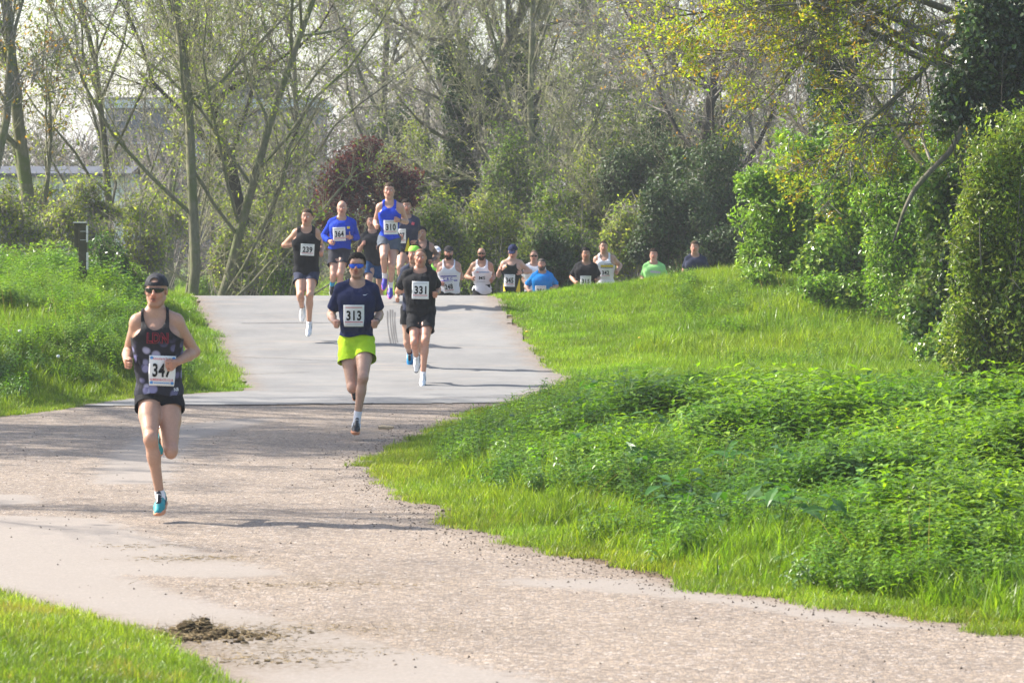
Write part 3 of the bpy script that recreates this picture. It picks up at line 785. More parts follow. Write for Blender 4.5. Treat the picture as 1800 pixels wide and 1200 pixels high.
make_tree('tree', 'tall straight pale green trunk at the left end of the path crest', 'tree', 103, gxy(330, 64), 11, .115, M_BARK_PALE, M_TWIG_G, M_BUD, 4950, .085, BUDS, n1=2912, n2=5458, nb=15, first=.12, spread=.95, zmax=8, wander=.085, leaf_clump=3, clump_r=.06)
make_tree('tree', 'slimmer leaning trunk just right of the tall pale green one', 'tree', 104, gxy(362, 64.6), 10, .105, M_BARK_PALE, M_TWIG_G, M_BUD, 3575, .08, BUDS, n1=2265, n2=4596, nb=13, first=.14, spread=1.0, zmax=8, lean=(.16, 0), wander=.08, leaf_clump=3, clump_r=.06)
make_tree('tree', 'dark rough barked tree standing behind the runner in the black vest', 'tree', 105, gxy(437, 70), 8.5, .17, M_BARK_DARK, M_TWIG_D, M_BUD, 2750, .08, BUDS, n1=1682, n2=3447, nb=12, first=.15, spread=1.0, zmax=8)
make_tree('tree', 'thin grey tree between the left tree and the tall pale trunk', 'tree', 106, gxy(205, 72), 10, .10, M_BARK_MID, M_TWIG, M_BUD, 3300, .08, BUDS, n1=2070, n2=4596, nb=14, first=.12, spread=.8, zmax=9)
make_tree('tree', 'slender tree with upswept twigs left of the purple leaved tree', 'tree', 107, gxy(520, 76), 10.5, .09, M_BARK_MID, M_TWIG_G, M_BUD, 1815, .08, BUDS, n1=2070, n2=4596, nb=15, first=.10, spread=.85, zmax=9)
make_tree('tree', 'wide grey crowned tree rising behind the purple leaved tree', 'tree', 108, gxy(655, 92), 13, .15, M_BARK_MID, M_TWIG, M_BUD, 1815, .085, BUDS, n1=3596, n2=7581, nb=14, first=.2, spread=.95, zmax=10, twigr=(.010, .006))
# ivy clad forked tree behind the crest
def ivy_on(parent, segs, rng, n, rad=.22, size=.09, zmin=0, zmax=6, cols=DRK, lv=0, mat=None):
    s = segs[(segs[:, 8] <= lv) & (segs[:, 5] > zmin) & (segs[:, 2] < zmax)]
    L = np.linalg.norm(s[:, 3:6] - s[:, :3], axis=1); k = rng.choice(len(s), n, p=L / L.sum()); t = rng.rand(n, 1)
    A = s[k, :3] * (1 - t) + s[k, 3:6] * t; d = unit(s[k, 3:6] - s[k, :3]); o_ = rng.normal(size=(n, 3)); o_ -= (o_ * d).sum(1)[:, None] * d; o_ = unit(o_)
    lump = .6 + .9 * (fbm(A[:, 2] * 1.5 + k, o_[:, 0] * 2, 1, 3, 7) + .5)
    pts = A + o_ * (s[k, 6:7] + rad * lump[:, None] * rng.rand(n, 1) ** .5)
    cols = np.array(cols); V, F, C = leaves(pts, size, cols[rng.randint(len(cols), size=n)], rng, .3, .85, nrm=o_)
    link('ivy', mesh_np('ivy', V, [F], False, {'col': C}), parent, mat or M_IVYD)
rng2 = np.random.RandomState(9)
x0, y0, z0 = gxy(838, 84)
fk = [((0, 0, 0), (-.05, 0, 1), 5.6, .26), ((.0, 0, 4.6), (-.30, .1, 1), 7.5, .16), ((.05, 0, 5.0), (.42, .1, 1), 7.5, .15)]
r_, sg, bp = make_tree('tree', 'big forked tree with a thick ivy clad trunk rising behind the runners', 'tree', 109, (x0, y0, z0), 8, .24, M_BARK_MID, M_TWIG, M_BUD, 1663, .085, BUDS, n1=4045, n2=8778, nb=13, first=.25, spread=1.1, zmax=11, forks=fk, wander=.06, twigr=(.010, .006))
ivy_on(r_, sg, rng2, 9000, .30, .11, 0, 5.8)
r_, sg, bp = make_tree('tree', 'upright tree right of the forked one with ivy bunched on its trunk', 'tree', 110, gxy(893, 86), 12, .14, M_BARK_MID, M_TWIG_G, M_BUD, 1815, .085, BUDS, n1=3146, n2=7182, nb=15, first=.2, spread=.75, zmax=10, twigr=(.008, .005))
ivy_on(r_, sg, rng2, 7000, .38, .11, 0, 6.2)
make_tree('tree', 'slim pale trunk above the runners with white vests', 'tree', 111, gxy(935, 82), 12, .11, M_BARK_PALE, M_TWIG_G, M_BUD, 3575, .08, BUDS, n1=3146, n2=7182, nb=15, first=.15, spread=.75, zmax=10, wander=.05, twigr=(.008, .005))
make_tree('tree', 'fine twigged tree above the runner in the navy cap', 'tree', 112, gxy(1015, 88), 12, .13, M_BARK_MID, M_TWIG, M_BUD, 1815, .08, BUDS, n1=3596, n2=7980, nb=15, first=.15, spread=.85, zmax=10, twigr=(.008, .005))
make_tree('tree', 'leaning tree with long arching limbs above runner 315', 'tree', 113, gxy(1085, 74), 9.5, .12, M_BARK_MID, M_TWIG_G, M_BUD, 3575, .08, BUDS, n1=3236, n2=7182, nb=14, first=.12, spread=1.05, zmax=9, lean=(.3, 0))
r_, sg, bp = make_tree('tree', 'dark ivy wrapped tree left of the bright green elder', 'tree', 114, gxy(1240, 70), 9, .16, M_BARK_DARK, M_TWIG, M_BUD, 3300, .08, BUDS + ORNG[:2], n1=3775, n2=7581, nb=14, first=.15, spread=1.05, zmax=9)
ivy_on(r_, sg, rng2, 9000, .55, .11, 0, 3.2, lv=0)
make_tree('tree', 'hazy twiggy tree far behind the overhanging orange buds', 'tree', 115, gxy(1330, 92), 13, .14, M_BARK_MID, M_TWIG, M_BUD, 1663, .085, BUDS, n1=3775, n2=7980, nb=16, first=.12, spread=.95, zmax=10, twigr=(.010, .006))
make_tree('tree', 'hazy grey tree far behind between the two ivy trunks', 'tree', 116, gxy(1170, 98), 14, .14, M_BARK_MID, M_TWIG, None, 0, .07, BUDS, n1=3775, n2=8778, nb=16, first=.12, spread=.95, zmax=11, twigr=(.010, .006))
make_tree('tree', 'grey bare tree in the distance left of the forked ivy tree', 'tree', 117, gxy(745, 104), 14, .15, M_BARK_MID, M_TWIG, None, 0, .07, BUDS, n1=3775, n2=8778, nb=16, first=.12, spread=.95, zmax=12, twigr=(.011, .007))
make_tree('tree', 'bare grey tree in the distance before the slate coloured building', 'tree', 118, gxy(300, 100), 12, .13, M_BARK_MID, M_TWIG, None, 0, .07, BUDS, n1=2070, n2=5171, nb=16, first=.2, spread=.9, zmax=11, twigr=(.010, .006))
r_, sg, bp = make_tree('tree', 'dark ivy column behind the bright green elder', 'tree', 119, gxy(1485, 57.5), 8, .14, M_BARK_DARK, M_TWIG_D, M_BUD, 1375, .06, ORNG, n1=1618, n2=3192, nb=10, first=.4, spread=.9, zmax=8)
ivy_on(r_, sg, rng2, 9000, .34, .08, 0, 4.2)
make_tree('tree', 'thin silvery trunk showing above the hedge under the orange buds', 'tree', 120, gxy(1572, 56), 8, .055, M_BARK_WHITE, M_TWIG, M_BUD, 825, .06, BUDS, n1=809, n2=1596, nb=8, first=.5, spread=.7, zmax=8, wander=.02)

# the big ivy covered tree at the right with its overhanging sprays of new leaf
x0, y0, z0 = gxy(1702, 45)
def rel(px, py, Y): q = P(px, py, Y); return (q[0] - x0, q[1] - y0, q[2] - z0)
def dirto(a, b): return tuple(b[i] - a[i] for i in range(3))
fk = [((0, 0, 0), (-.02, 0, 1), 7.5, .20)]
LS_ = 1.10
for (sx, sy, ex, ey, L, r, dY) in [(1668, 70, 1330, -40, 3.2, .055, -.9), (1670, 120, 1280, 40, 3.3, .05, -1.6), (1685, 60, 1480, 230, 2.7, .045, -1.0), (1680, 110, 1260, -10, 3.2, .05, -.3), (1672, 20, 1420, -60, 2.8, .05, -1.3),
                                 (1690, 30, 1400, 150, 3.0, .045, .2), (1675, -60, 1260, -60, 3.6, .05, -.9), (1680, -60, 1400, 60, 3.2, .045, -2.0), (1700, -80, 1230, 50, 3.7, .05, -1.2), (1690, 215, 1540, 200, 1.7, .03, -.6), (1700, -90, 1560, 120, 2.3, .04, -2.2)]:
    a = rel(sx, sy, 45); b_ = rel(ex, ey, 45 + dY); fk.append((a, dirto(a, b_), L * LS_, r))
r_, sg, bp = make_tree('tree', 'large ivy covered tree at right with overhanging orange and yellow sprays of new leaf', 'tree', 121, (x0, y0, z0), 8, .2, M_BARK_MID, M_TWIG, M_BUD, 29000, .062,
    [(.40, .24, .035), (.32, .33, .04), (.36, .36, .03), (.30, .37, .03), (.35, .31, .035), (.28, .35, .03), (.27, .33, .03)], n1=1612, n2=1512, nb=8, first=.15, spread=.75, zmax=9, forks=fk, wander=.075, levels=3, leaf_clump=9, clump_r=.055,
    twigr=(.006, .0035), tw=dict(len1=(.25, .6), len2=(.08, .25), up=.12), droop=.09)
ivy_on(r_, sg[sg[:, 6] > .06], rng2, 16000, .42, .075, 1.0, 9, cols=DRK + [(.06, .11, .03)], mat=M_IVY)
# its bare crooked limb hanging down across the hedge
pts = np.array([rel(1650, 60, 44.2), rel(1648, 105, 44.0), rel(1662, 150, 43.7), rel(1690, 185, 43.4), rel(1692, 225, 43.2), rel(1672, 265, 43.0), rel(1636, 300, 42.8), rel(1606, 335, 42.6), rel(1588, 372, 42.5), rel(1570, 425, 42.4)])
tt = np.linspace(0, 9, 40); pts = np.stack([np.interp(tt, range(10), pts[:, i]) for i in range(3)], 1)
pts[1:-1] = (pts[:-2] + pts[1:-1] * 2 + pts[2:]) / 4; rr = np.interp(np.arange(40), [0, 20, 30, 39], [.030, .036, .032, .012])
V, F = tubes(pts[:-1], pts[1:], rr[:-1], rr[1:], 8, rng2)
link('limb', mesh_np('limb', V, [F]), r_, M_BARK_MID)

# trees left of the view whose shade falls across the road
make_tree('tree', 'tall narrow tree beyond the left edge shading the road', 'tree', 130, (-13.6, 37.6, 0), 15.5, .2, M_BARK_MID, M_TWIG, M_YOUNG, 5000, .22, GRN, n1=930, n2=630, nb=26, first=.35, spread=.62, leaf_clump=4, clump_r=.2, minlvl=1)
make_tree('tree', 'tallest tree well beyond the left edge whose shade crosses the far bank', 'tree', 132, (-17.2, 44.2, 0), 20.5, .22, M_BARK_MID, M_TWIG, M_YOUNG, 4600, .24, GRN, n1=1500, n2=1200, nb=26, first=.55, spread=.7, leaf_clump=4, clump_r=.22, minlvl=1)
make_tree('tree', 'smaller thin leaved tree beyond the left edge nearer the camera', 'tree', 131, (-10.5, 28.0, 0), 9, .05, M_BARK_MID, M_TWIG, M_YOUNG, 300, .14, GRN, n1=744, n2=504, nb=12, first=.45, spread=.5, leaf_clump=3, clump_r=.2, minlvl=1)

# ---- bushes and hedges, given by where they stand: (px, py, half width px, half height px) at distance Y
def bush_px(label, seed, Y, blobs, cols, mat, n, size, cat='bush', stem=None, name='bush', dep=.75, grow=1.0, **kw):
    s = Y / FPX; bx = np.mean([b[0] for b in blobs]); X0, Y0, Z0 = gxy(bx, Y)
    rb = np.random.RandomState(seed); out = []
    sub = []
    for b in blobs:
        for _ in range(6):
            a_ = rb.uniform(0, 6.283); r_ = rb.uniform(.25, .95); f_ = rb.uniform(.34, .72)
            sub.append((b[0] + b[2] * r_ * math.cos(a_), b[1] + b[3] * r_ * math.sin(a_) * .95, b[2] * f_, b[3] * f_, rb.uniform(-.5, .5) * b[2] * s))
        sub.append((b[0], b[1], b[2] * .7, b[3] * .7))
    blobs = sub
    for b in blobs:
        b = (b[0], b[1], b[2] * grow, b[3] * grow) + tuple(b[4:])
        q = P(b[0], b[1], Y + (b[4] if len(b) > 4 else rb.uniform(-.3, .3)))
        out.append((q[0] - X0, q[1] - Y0, q[2] - Z0, b[2] * s, max(.25, (b[2] + b[3]) / 2 * s * dep), b[3] * s))
    return make_bush(name, label, cat, seed, (X0, Y0, Z0), out, cols, mat, n, size, stem or M_TWIG_D, **kw)
PUR = [(.075, .018, .03), (.11, .025, .04), (.15, .04, .05), (.055, .018, .024), (.09, .05, .03)]
bush_px('purple leaved tree with wine red foliage behind the leading pack', 201, 78, [(640, 330, 75, 65), (590, 370, 50, 60), (690, 360, 50, 50), (640, 265, 40, 30), (600, 300, 45, 40), (560, 400, 35, 35), (715, 330, 30, 28), (640, 420, 80, 45)], PUR, M_YOUNG, 15000, .10, 'tree', M_TWIG_D, 'tree', ntwig=1500, shell=.7, nstem=12)
SHR = [(.09, .13, .03), (.15, .20, .04), (.23, .27, .05), (.32, .34, .08)]
SHR2 = [(.06, .10, .022), (.10, .16, .03), (.17, .23, .04), (.25, .29, .06)]
k = 0
for (px, py, rx, ry, Y, nm) in [(765, 430, 60, 75, 70, 'yellow green budding bush behind the runner with the white cap'), (850, 400, 75, 105, 73, 'budding bush behind the runner in the plain white charity vest'), (960, 420, 70, 90, 68, 'pale budding bush behind the runner in the bright blue tee'),
                           (1035, 360, 65, 100, 74, 'twiggy budding bush above the runner in the black tee'), (1110, 400, 60, 90, 69, 'green budding bush behind the runner with the yellow banded vest'), (905, 310, 70, 90, 80, 'taller yellowish bush in front of the slim pale trunk'),
                           (730, 300, 60, 90, 84, 'green brown bush right of the purple leaved tree'), (1190, 330, 60, 90, 76, 'green leafed bush under the far dark limbs'), (1000, 250, 80, 80, 90, 'high tangled bush in the middle distance'), (1130, 230, 80, 90, 88, 'brown green thicket below the arching limbs')]:
    k += 1
    bush_px(nm, 210 + k, Y, [(px, py, rx, ry), (px - rx * .6, py + ry * .4, rx * .6, ry * .6), (px + rx * .6, py + ry * .3, rx * .6, ry * .65)],  SHR2 if k % 3 == 0 else SHR, M_YOUNG, 8500, .085, stem=M_TWIG, ntwig=1500, shell=.95, nstem=34)
for (px, py, rx, ry, Y, nm) in [(20, 385, 70, 75, 60, 'grey twiggy scrub at the left edge above the bank'), (120, 395, 65, 60, 61, 'twiggy scrub behind the wooden waymark post'), (225, 420, 60, 60, 62, 'thorny scrub between the post and the tall pale trunk'), (410, 440, 45, 60, 68, 'low tangled scrub right of the leaning trunk'),
                                (500, 400, 50, 80, 72, 'pale scrub behind the runner in the black vest'), (60, 350, 60, 50, 66, 'grey thorny scrub in front of the white shed'), (150, 350, 50, 45, 67, 'thin scrub right of the white shed boards'), (270, 350, 60, 60, 78, 'dull scrub in front of the slate coloured building'), (450, 330, 60, 70, 82, 'brown scrub left of the purple leaved tree')]:
    k += 1
    bush_px(nm, 210 + k, Y, [(px, py, rx, ry), (px - rx * .5, py + ry * .5, rx * .7, ry * .6), (px + rx * .5, py + ry * .5, rx * .7, ry * .6)], SHR + BUDS, M_BUD, 3200, .075, stem=M_TWIG, ntwig=1500, shell=.9, nstem=46, cat='scrub', name='scrub')
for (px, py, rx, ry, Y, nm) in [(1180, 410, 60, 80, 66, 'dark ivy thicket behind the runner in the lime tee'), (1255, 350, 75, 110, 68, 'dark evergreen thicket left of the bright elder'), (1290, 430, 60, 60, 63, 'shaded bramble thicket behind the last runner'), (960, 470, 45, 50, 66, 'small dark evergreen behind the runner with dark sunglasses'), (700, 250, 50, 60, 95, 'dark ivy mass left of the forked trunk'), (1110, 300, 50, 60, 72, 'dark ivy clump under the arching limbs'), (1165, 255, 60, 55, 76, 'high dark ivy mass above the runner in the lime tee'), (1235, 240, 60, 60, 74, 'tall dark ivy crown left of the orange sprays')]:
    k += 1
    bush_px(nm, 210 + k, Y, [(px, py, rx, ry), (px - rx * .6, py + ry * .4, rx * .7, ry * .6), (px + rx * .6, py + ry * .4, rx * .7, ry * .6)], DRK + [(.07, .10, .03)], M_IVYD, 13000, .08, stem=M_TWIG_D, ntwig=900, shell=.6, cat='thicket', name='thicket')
# green growth in the hollow behind the crest
for (px, py, rx, ry, Y, nm) in [(185, 462, 34, 36, 50.5, 'dark leafy bramble beside the waymark post'), (240, 492, 34, 24, 51, 'low bramble right of the waymark post'), (60, 455, 80, 26, 54, 'bright green bramble along the top of the left bank'), (480, 480, 60, 40, 72, 'low green growth behind the path crest'), (400, 500, 60, 30, 78, 'green weeds behind the leaning trunk')]:
    k += 1
    bush_px(nm, 210 + k, Y, [(px, py, rx, ry), (px - rx * .6, py + ry * .4, rx * .6, ry * .7), (px + rx * .6, py + ry * .4, rx * .6, ry * .7)], [(.03, .07, .018), (.05, .10, .025), (.10, .17, .03)] if 'dark' in nm else GRN, M_HEDGE, 5000, .06, stem=M_TWIG_D, ntwig=200, cat='bramble', name='bramble')
# bright elder and the hedge that runs towards the camera
ELD = [(.12, .22, .022), (.16, .27, .03), (.21, .32, .04), (.26, .35, .05)]
bush_px('bright fresh green elder bush at the far end of the hedge', 301, 53, [(1400, 330, 70, 60), (1350, 370, 50, 45), (1440, 400, 60, 70), (1360, 440, 55, 50), (1420, 470, 70, 40), (1330, 320, 28, 20), (1395, 262, 32, 26), (1450, 300, 50, 40), (1325, 450, 30, 25), (1310, 330, 22, 14), (1470, 350, 50, 60), (1380, 500, 60, 30), (1480, 250, 30, 30)], ELD, M_HEDGE, 30000, .09, grow=1.15, stem=M_BARK_DARK, ntwig=500, shell=.55, shoots=60, aspect=.42)
HED = [(.09, .17, .018), (.14, .25, .025), (.21, .33, .032), (.28, .38, .045)]
IVG = [(.06, .13, .022), (.10, .19, .028), (.16, .25, .035), (.24, .31, .06)]
bush_px('ivy covered hedge section right of the bright elder', 302, 51.5, [(1500, 330, 55, 70), (1530, 420, 60, 80), (1490, 470, 60, 60), (1470, 510, 50, 35), (1560, 500, 60, 60), (1450, 480, 40, 40), (1520, 550, 60, 30), (1430, 520, 50, 30), (1540, 330, 50, 60), (1580, 560, 50, 35)], IVG + HED, M_IVY, 27000, .075, cat='hedge', name='hedge', grow=1.2, stem=M_TWIG_D, aspect=.8, shell=.5, ntwig=300)
bush_px('light green hedge section with long shoots behind the hanging limb', 303, 49, [(1570, 300, 50, 60), (1600, 380, 60, 80), (1570, 460, 60, 70), (1620, 480, 55, 90), (1590, 560, 60, 40), (1640, 300, 40, 60), (1540, 370, 40, 60), (1650, 560, 50, 60), (1610, 600, 50, 30), (1660, 380, 40, 80)], HED, M_HEDGE, 30000, .068, cat='hedge', name='hedge', grow=1.2, stem=M_TWIG, shell=.5, shoots=120, ntwig=700)
bush_px('glossy ivy curtain below the big ivy covered tree', 304, 45, [(1665, 330, 45, 70), (1660, 440, 50, 90), (1640, 540, 50, 70), (1690, 560, 50, 90), (1680, 640, 40, 50), (1700, 420, 45, 90), (1640, 610, 40, 40), (1720, 330, 45, 70), (1740, 500, 45, 100), (1720, 650, 45, 45)], IVG, M_IVY, 30000, .072, cat='hedge', name='hedge', grow=1.2, stem=M_TWIG_D, aspect=.85, shell=.45, ntwig=300)
bush_px('nearest yellow green hedge section with upright shoots at the right edge', 305, 38.6, [(1765, 290, 55, 70), (1780, 400, 70, 100), (1760, 520, 60, 90), (1800, 560, 70, 110), (1740, 610, 50, 70), (1800, 250, 50, 60), (1850, 400, 70, 170), (1770, 670, 55, 45), (1850, 620, 70, 90), (1715, 500, 30, 50), (1725, 420, 40, 50), (1700, 580, 35, 50), (1735, 340, 40, 40), (1690, 650, 40, 40), (1705, 360, 22, 26), (1690, 470, 22, 30)], [(.14, .21, .022), (.19, .26, .028), (.25, .30, .04), (.09, .15, .02)], M_HEDGE, 38000, .062, cat='hedge', name='hedge', grow=1.2, stem=M_TWIG, shell=.45, shoots=160, ntwig=500)
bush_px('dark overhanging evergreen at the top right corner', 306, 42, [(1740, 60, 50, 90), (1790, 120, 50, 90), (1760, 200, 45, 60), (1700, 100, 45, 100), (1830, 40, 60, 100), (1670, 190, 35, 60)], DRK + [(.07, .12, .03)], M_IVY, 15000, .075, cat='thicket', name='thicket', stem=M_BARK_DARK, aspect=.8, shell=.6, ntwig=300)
make_tree('tree', 'dark slanting trunk in the top right corner', 'tree', 122, gxy(1822, 43.5), 7.5, .13, M_BARK_DARK, M_TWIG, M_BUD, 700, .06, ORNG[2:], n1=217, n2=252, nb=6, first=.6, spread=.8, zmax=8, lean=(-.035, 0), wander=.03)
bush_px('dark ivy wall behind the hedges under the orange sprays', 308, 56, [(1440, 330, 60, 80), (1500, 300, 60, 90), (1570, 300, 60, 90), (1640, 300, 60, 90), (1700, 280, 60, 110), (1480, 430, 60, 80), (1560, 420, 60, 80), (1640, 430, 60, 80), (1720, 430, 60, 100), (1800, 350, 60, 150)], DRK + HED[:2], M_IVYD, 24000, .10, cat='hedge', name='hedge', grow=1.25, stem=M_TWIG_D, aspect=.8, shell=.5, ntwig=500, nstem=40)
bush_px('low leafy hedge foot between the ivy hedge and the hanging limb', 309, 49.5, [(1500, 540, 50, 40), (1550, 570, 50, 35), (1600, 560, 50, 50), (1560, 500, 50, 50), (1450, 510, 40, 30)], HED, M_HEDGE, 14000, .07, cat='hedge', name='hedge', grow=1.2, stem=M_TWIG_D, shell=.5, shoots=50, ntwig=200)
bush_px('shadowy hedge foot below the glossy ivy curtain', 310, 42.5, [(1650, 640, 40, 35), (1700, 660, 50, 50), (1690, 600, 45, 50), (1740, 690, 40, 35)], IVG + HED, M_IVY, 14000, .07, cat='hedge', name='hedge', grow=1.2, stem=M_TWIG_D, aspect=.8, shell=.5, ntwig=200)
bush_px('hedge section just past the right edge of the view', 311, 37.5, [(1930, 320, 80, 120), (1960, 480, 90, 140), (1900, 600, 70, 100), (2010, 560, 80, 130), (2050, 350, 80, 120)], HED, M_HEDGE, 14000, .08, cat='hedge', name='hedge', grow=1.2, stem=M_TWIG, shell=.5, ntwig=200)
bush_px('hedge section well beyond the right edge of the view', 312, 36.5, [(2150, 350, 90, 130), (2180, 520, 90, 150), (2280, 420, 90, 150), (2250, 600, 90, 90)], HED + IVG, M_HEDGE, 12000, .09, cat='hedge', name='hedge', grow=1.2, stem=M_TWIG, shell=.5, ntwig=200)
# twigs and small bushes in front of the hedge foot
bush_px('small leafy elder seedling at the foot of the elder', 307, 51.5, [(1330, 500, 28, 30), (1355, 480, 28, 30), (1345, 520, 25, 20)], ELD, M_HEDGE, 2200, .07, stem=M_TWIG_D, ntwig=60, nstem=22)

# ---- far woodland closing the view
rw = np.random.RandomState(55)
def far_wood(label, seed, Y0, Y1, X0, X1, zt, n, col, tr, nl):
    n_ = n; x = rw.uniform(X0, X1, n_); y = rw.uniform(Y0, Y1, n_)
    top = zt(x) * (.62 + .55 * (fbm(x, y * 0 + seed, .09, 3, seed) + .5) + .15 * fbm(x, x * 0, .7, 2, seed + 1))
    z = -1 + (top + 1) * rw.rand(n_) ** .7
    A = np.stack([x, y, z], 1); d = unit(rw.normal(size=(n_, 3)) * [.7, .5, .5] + [0, 0, .8]); L = rw.uniform(.6, 1.8, (n_, 1))
    parts = [spikes(A, A + d * L, np.full(n_, tr), rw)]
    nt_ = 60; tx = rw.uniform(X0, X1, nt_); ty = rw.uniform(Y0, Y1, nt_); B0 = np.stack([tx, ty, np.full(nt_, -1.)], 1)
    hh = zt(tx) * .85; B1 = B0 + np.stack([rw.normal(size=nt_) * .6, rw.normal(size=nt_) * .6, hh], 1)
    parts.append(tubes(B0, B1, np.full(nt_, .14), np.full(nt_, .04), 5, rw))
    V, F, _ = merge(parts)
    o = link('far_woodland', mesh_np('far_woodland', V, F), mat=M_TWIG_D, kind='stuff', label=label)
    k = rw.randint(0, n_, nl)
    V, F, C = leaves(A[k] + rw.normal(size=(nl, 3)) * .3, .22, np.array(col)[rw.randint(len(col), size=nl)], rw, .3, .6)
    link('far_foliage', mesh_np('far_foliage', V, [F], False, {'col': C}), mat=M_YOUNG, kind='stuff', label=label + ', its first leaves')
FW = [(.055, .065, .055), (.07, .08, .065), (.085, .085, .075), (.05, .055, .055)]  # leaf tones greyed and blued, distance haze put into the colour
far_wood('hazy grey wood closing the view behind the trees', 3, 118, 140, -21, 26, lambda x: np.interp(x, [-21, -12, -8, -4, 0, 3, 8, 26], [4.6, 4.8, 5.2, 7.5, 6.0, 8.0, 10, 11]), 16000, FW, .02, 17000)
far_wood('faint blue grey wood in the far distance', 8, 210, 250, -38, 42, lambda x: np.interp(x, [-38, -20, -10, 5, 42], [4.0, 5.0, 9.0, 9.5, 14]), 7000, FW, .045, 9000)
# ------------------------------------------------------------------ buildings, post, litter
def box(x0, x1, y0, y1, z0, z1):
    V = np.array([(x, y, z) for z in (z0, z1) for y in (y0, y1) for x in (x0, x1)], float)
    F = np.array([(0, 2, 3, 1), (4, 5, 7, 6), (0, 1, 5, 4), (2, 6, 7, 3), (0, 4, 6, 2), (1, 3, 7, 5)]); return V, F
def boxes(lst):
    V, F, _ = merge([box(*b) for b in lst]); return V, F
def bobj(name, lst, parent, mat, loc=None, bevel=0, **kw):
    V, F = boxes(lst); o = link(name, mesh_np(name, V, F, False), parent, mat, **kw)
    if loc is not None: o.location = loc
    if bevel:
        md = o.modifiers.new('bevel', 'BEVEL'); md.width = bevel; md.segments = 2
    return o
M_CLAD = plain('slate_cladding', (.075,.09,.13), .6, .4, .15, 1.5)
M_FASC = plain('pale_fascia', (.55, .60, .66), .5, .4, .05, 2)
M_GLASS = plain('dark_window_glass', (.03, .04, .06), .12, .6, .1, 2)
M_ROOFD = plain('dark_roof', (.07, .075, .09), .7, .3, .15, 2)
M_WHITE = plain('white_boards', (.78, .78, .76), .6, .3, .05, 3)
# slate building
Yb = 165.0
q0 = P(185, 190, Yb); q1 = P(560, 430, Yb)
bx0, bx1, bz1 = q0[0], q1[0], q0[2]
gz = float(H((bx0 + bx1) / 2, Yb)) - .1
root = empty('building', ((bx0 + bx1) / 2, Yb + 4, gz), 'long slate blue building with a pale fascia glimpsed behind the left trees', 'building')
w = (bx1 - bx0) / 2; h = bz1 - gz
bobj('wall', [(-w, w, -4, 4, 0, h)], root, M_CLAD)
bobj('fascia', [(-w - .25, w + .25, -4.35, 4.3, h + .002, h + .38)], root, M_FASC)
bobj('roof', [(-w - .1, w + .1, -4.1, 4.1, h + .382, h + .5), (-w * .1, w * .55, -2, 2, h + .5, h + 1.5)], root, M_ROOFD)
for i in range(9):
    cx = -w + (i + .5) * 2 * w / 9
    f = bobj('window', [(cx - .42, cx + .42, -4.06, -4.002, h * .58, h * .58 + 1.5)], root, M_FASC)
    bobj('pane', [(cx - .34, cx + .34, -4.075, -4.062, h * .58 + .08, h * .58 + 1.42)], f, M_GLASS)
for i in range(22):
    cx = -w + (i + .5) * 2 * w / 22
    bobj('rib', [(cx - .03, cx + .03, -4.05, -4.001, 0, h * .55)], root, M_CLAD)
# white slatted shed
Yb = 112.0
q0 = P(-60, 305, Yb); q1 = P(222, 400, Yb); bx0, bx1, bz1 = q0[0], q1[0], q0[2]; gz = float(H((bx0 + bx1) / 2, Yb)) - .1
root = empty('shed', ((bx0 + bx1) / 2, Yb + 2, gz), 'white boarded shed low behind the scrub at far left', 'shed')
w = (bx1 - bx0) / 2; h = bz1 - gz
bobj('wall', [(-w, w, -2, 2, 0, h)], root, M_FASC)
nb_ = 26; me0 = None
for i in range(nb_):
    cx = -w + (i + .5) * 2 * w / nb_; hw = w / nb_ * .80
    if me0 is None:
        V, F = boxes([(-hw, hw, -2.05, -2.002, .05, h - .15)]); me0 = mesh_np('board', V, F, False); me0.materials.append(M_WHITE)
    o = link('board', me0, root); o.location = (cx, 0, 0)
V = np.array([(-w - .2, -2.4, h), (w + .2, -2.4, h), (w + .2, 0, h + .25), (-w - .2, 0, h + .25), (w + .2, 2.4, h), (-w - .2, 2.4, h), (-w - .2, -2.4, h - .1), (w + .2, -2.4, h - .1), (w + .2, 2.4, h - .1), (-w - .2, 2.4, h - .1)])
link('roof', mesh_np('roof', V, [np.array([(0, 1, 2, 3), (3, 2, 4, 5), (6, 7, 1, 0), (5, 4, 8, 9), (9, 8, 7, 6)])], False), root, M_ROOFD)

# waymark post on the left bank
M_POST = plain('green_stained_wood', (.075, .066, .04), .8, .2, .25, 14, bmp=.4)
M_PLATE = plain('off_white_plate', (.70, .66, .60), .5, .4, .1, 20)
M_METAL = plain('galvanised_bracket', (.45, .45, .43), .4, .5, .1, 30, .8)
Yp = 48.5; s_ = Yp / FPX
q = P(146, 498, Yp); gz = float(H(q[0], Yp))
root = empty('waymark_post', (q[0], Yp, gz), 'weathered wooden waymark post with small white plates on the left bank', 'signpost')
top = P(146, 392, Yp)[2] - gz
bobj('post', [(-.052, .052, -.052, .052, -.25, top)], root, M_POST, bevel=.006)
bobj('cap', [(-.125, .055, -.06, .06, top + .001, top + .014)], root, M_PLATE)
bobj('board', [(-.120, -.053, -.018, .018, top - .34, top - .002)], root, M_POST, bevel=.004)
for (a, b_) in ((.035, .145), (.15, .265)):
    bobj('plate', [(.053, .068, -.06, .06, top - b_, top - a)], root, M_PLATE, bevel=.003)
for (a, b_) in ((.405, .525), (.535, .645)):
    bobj('plate', [(.053, .070, -.06, .06, top - b_, top - a)], root, M_PLATE, bevel=.003)
for a in (.115, .235):
    bobj('bracket', [(-.03, .052, -.064, -.0525, top - a - .004, top - a + .004)], root, M_METAL)

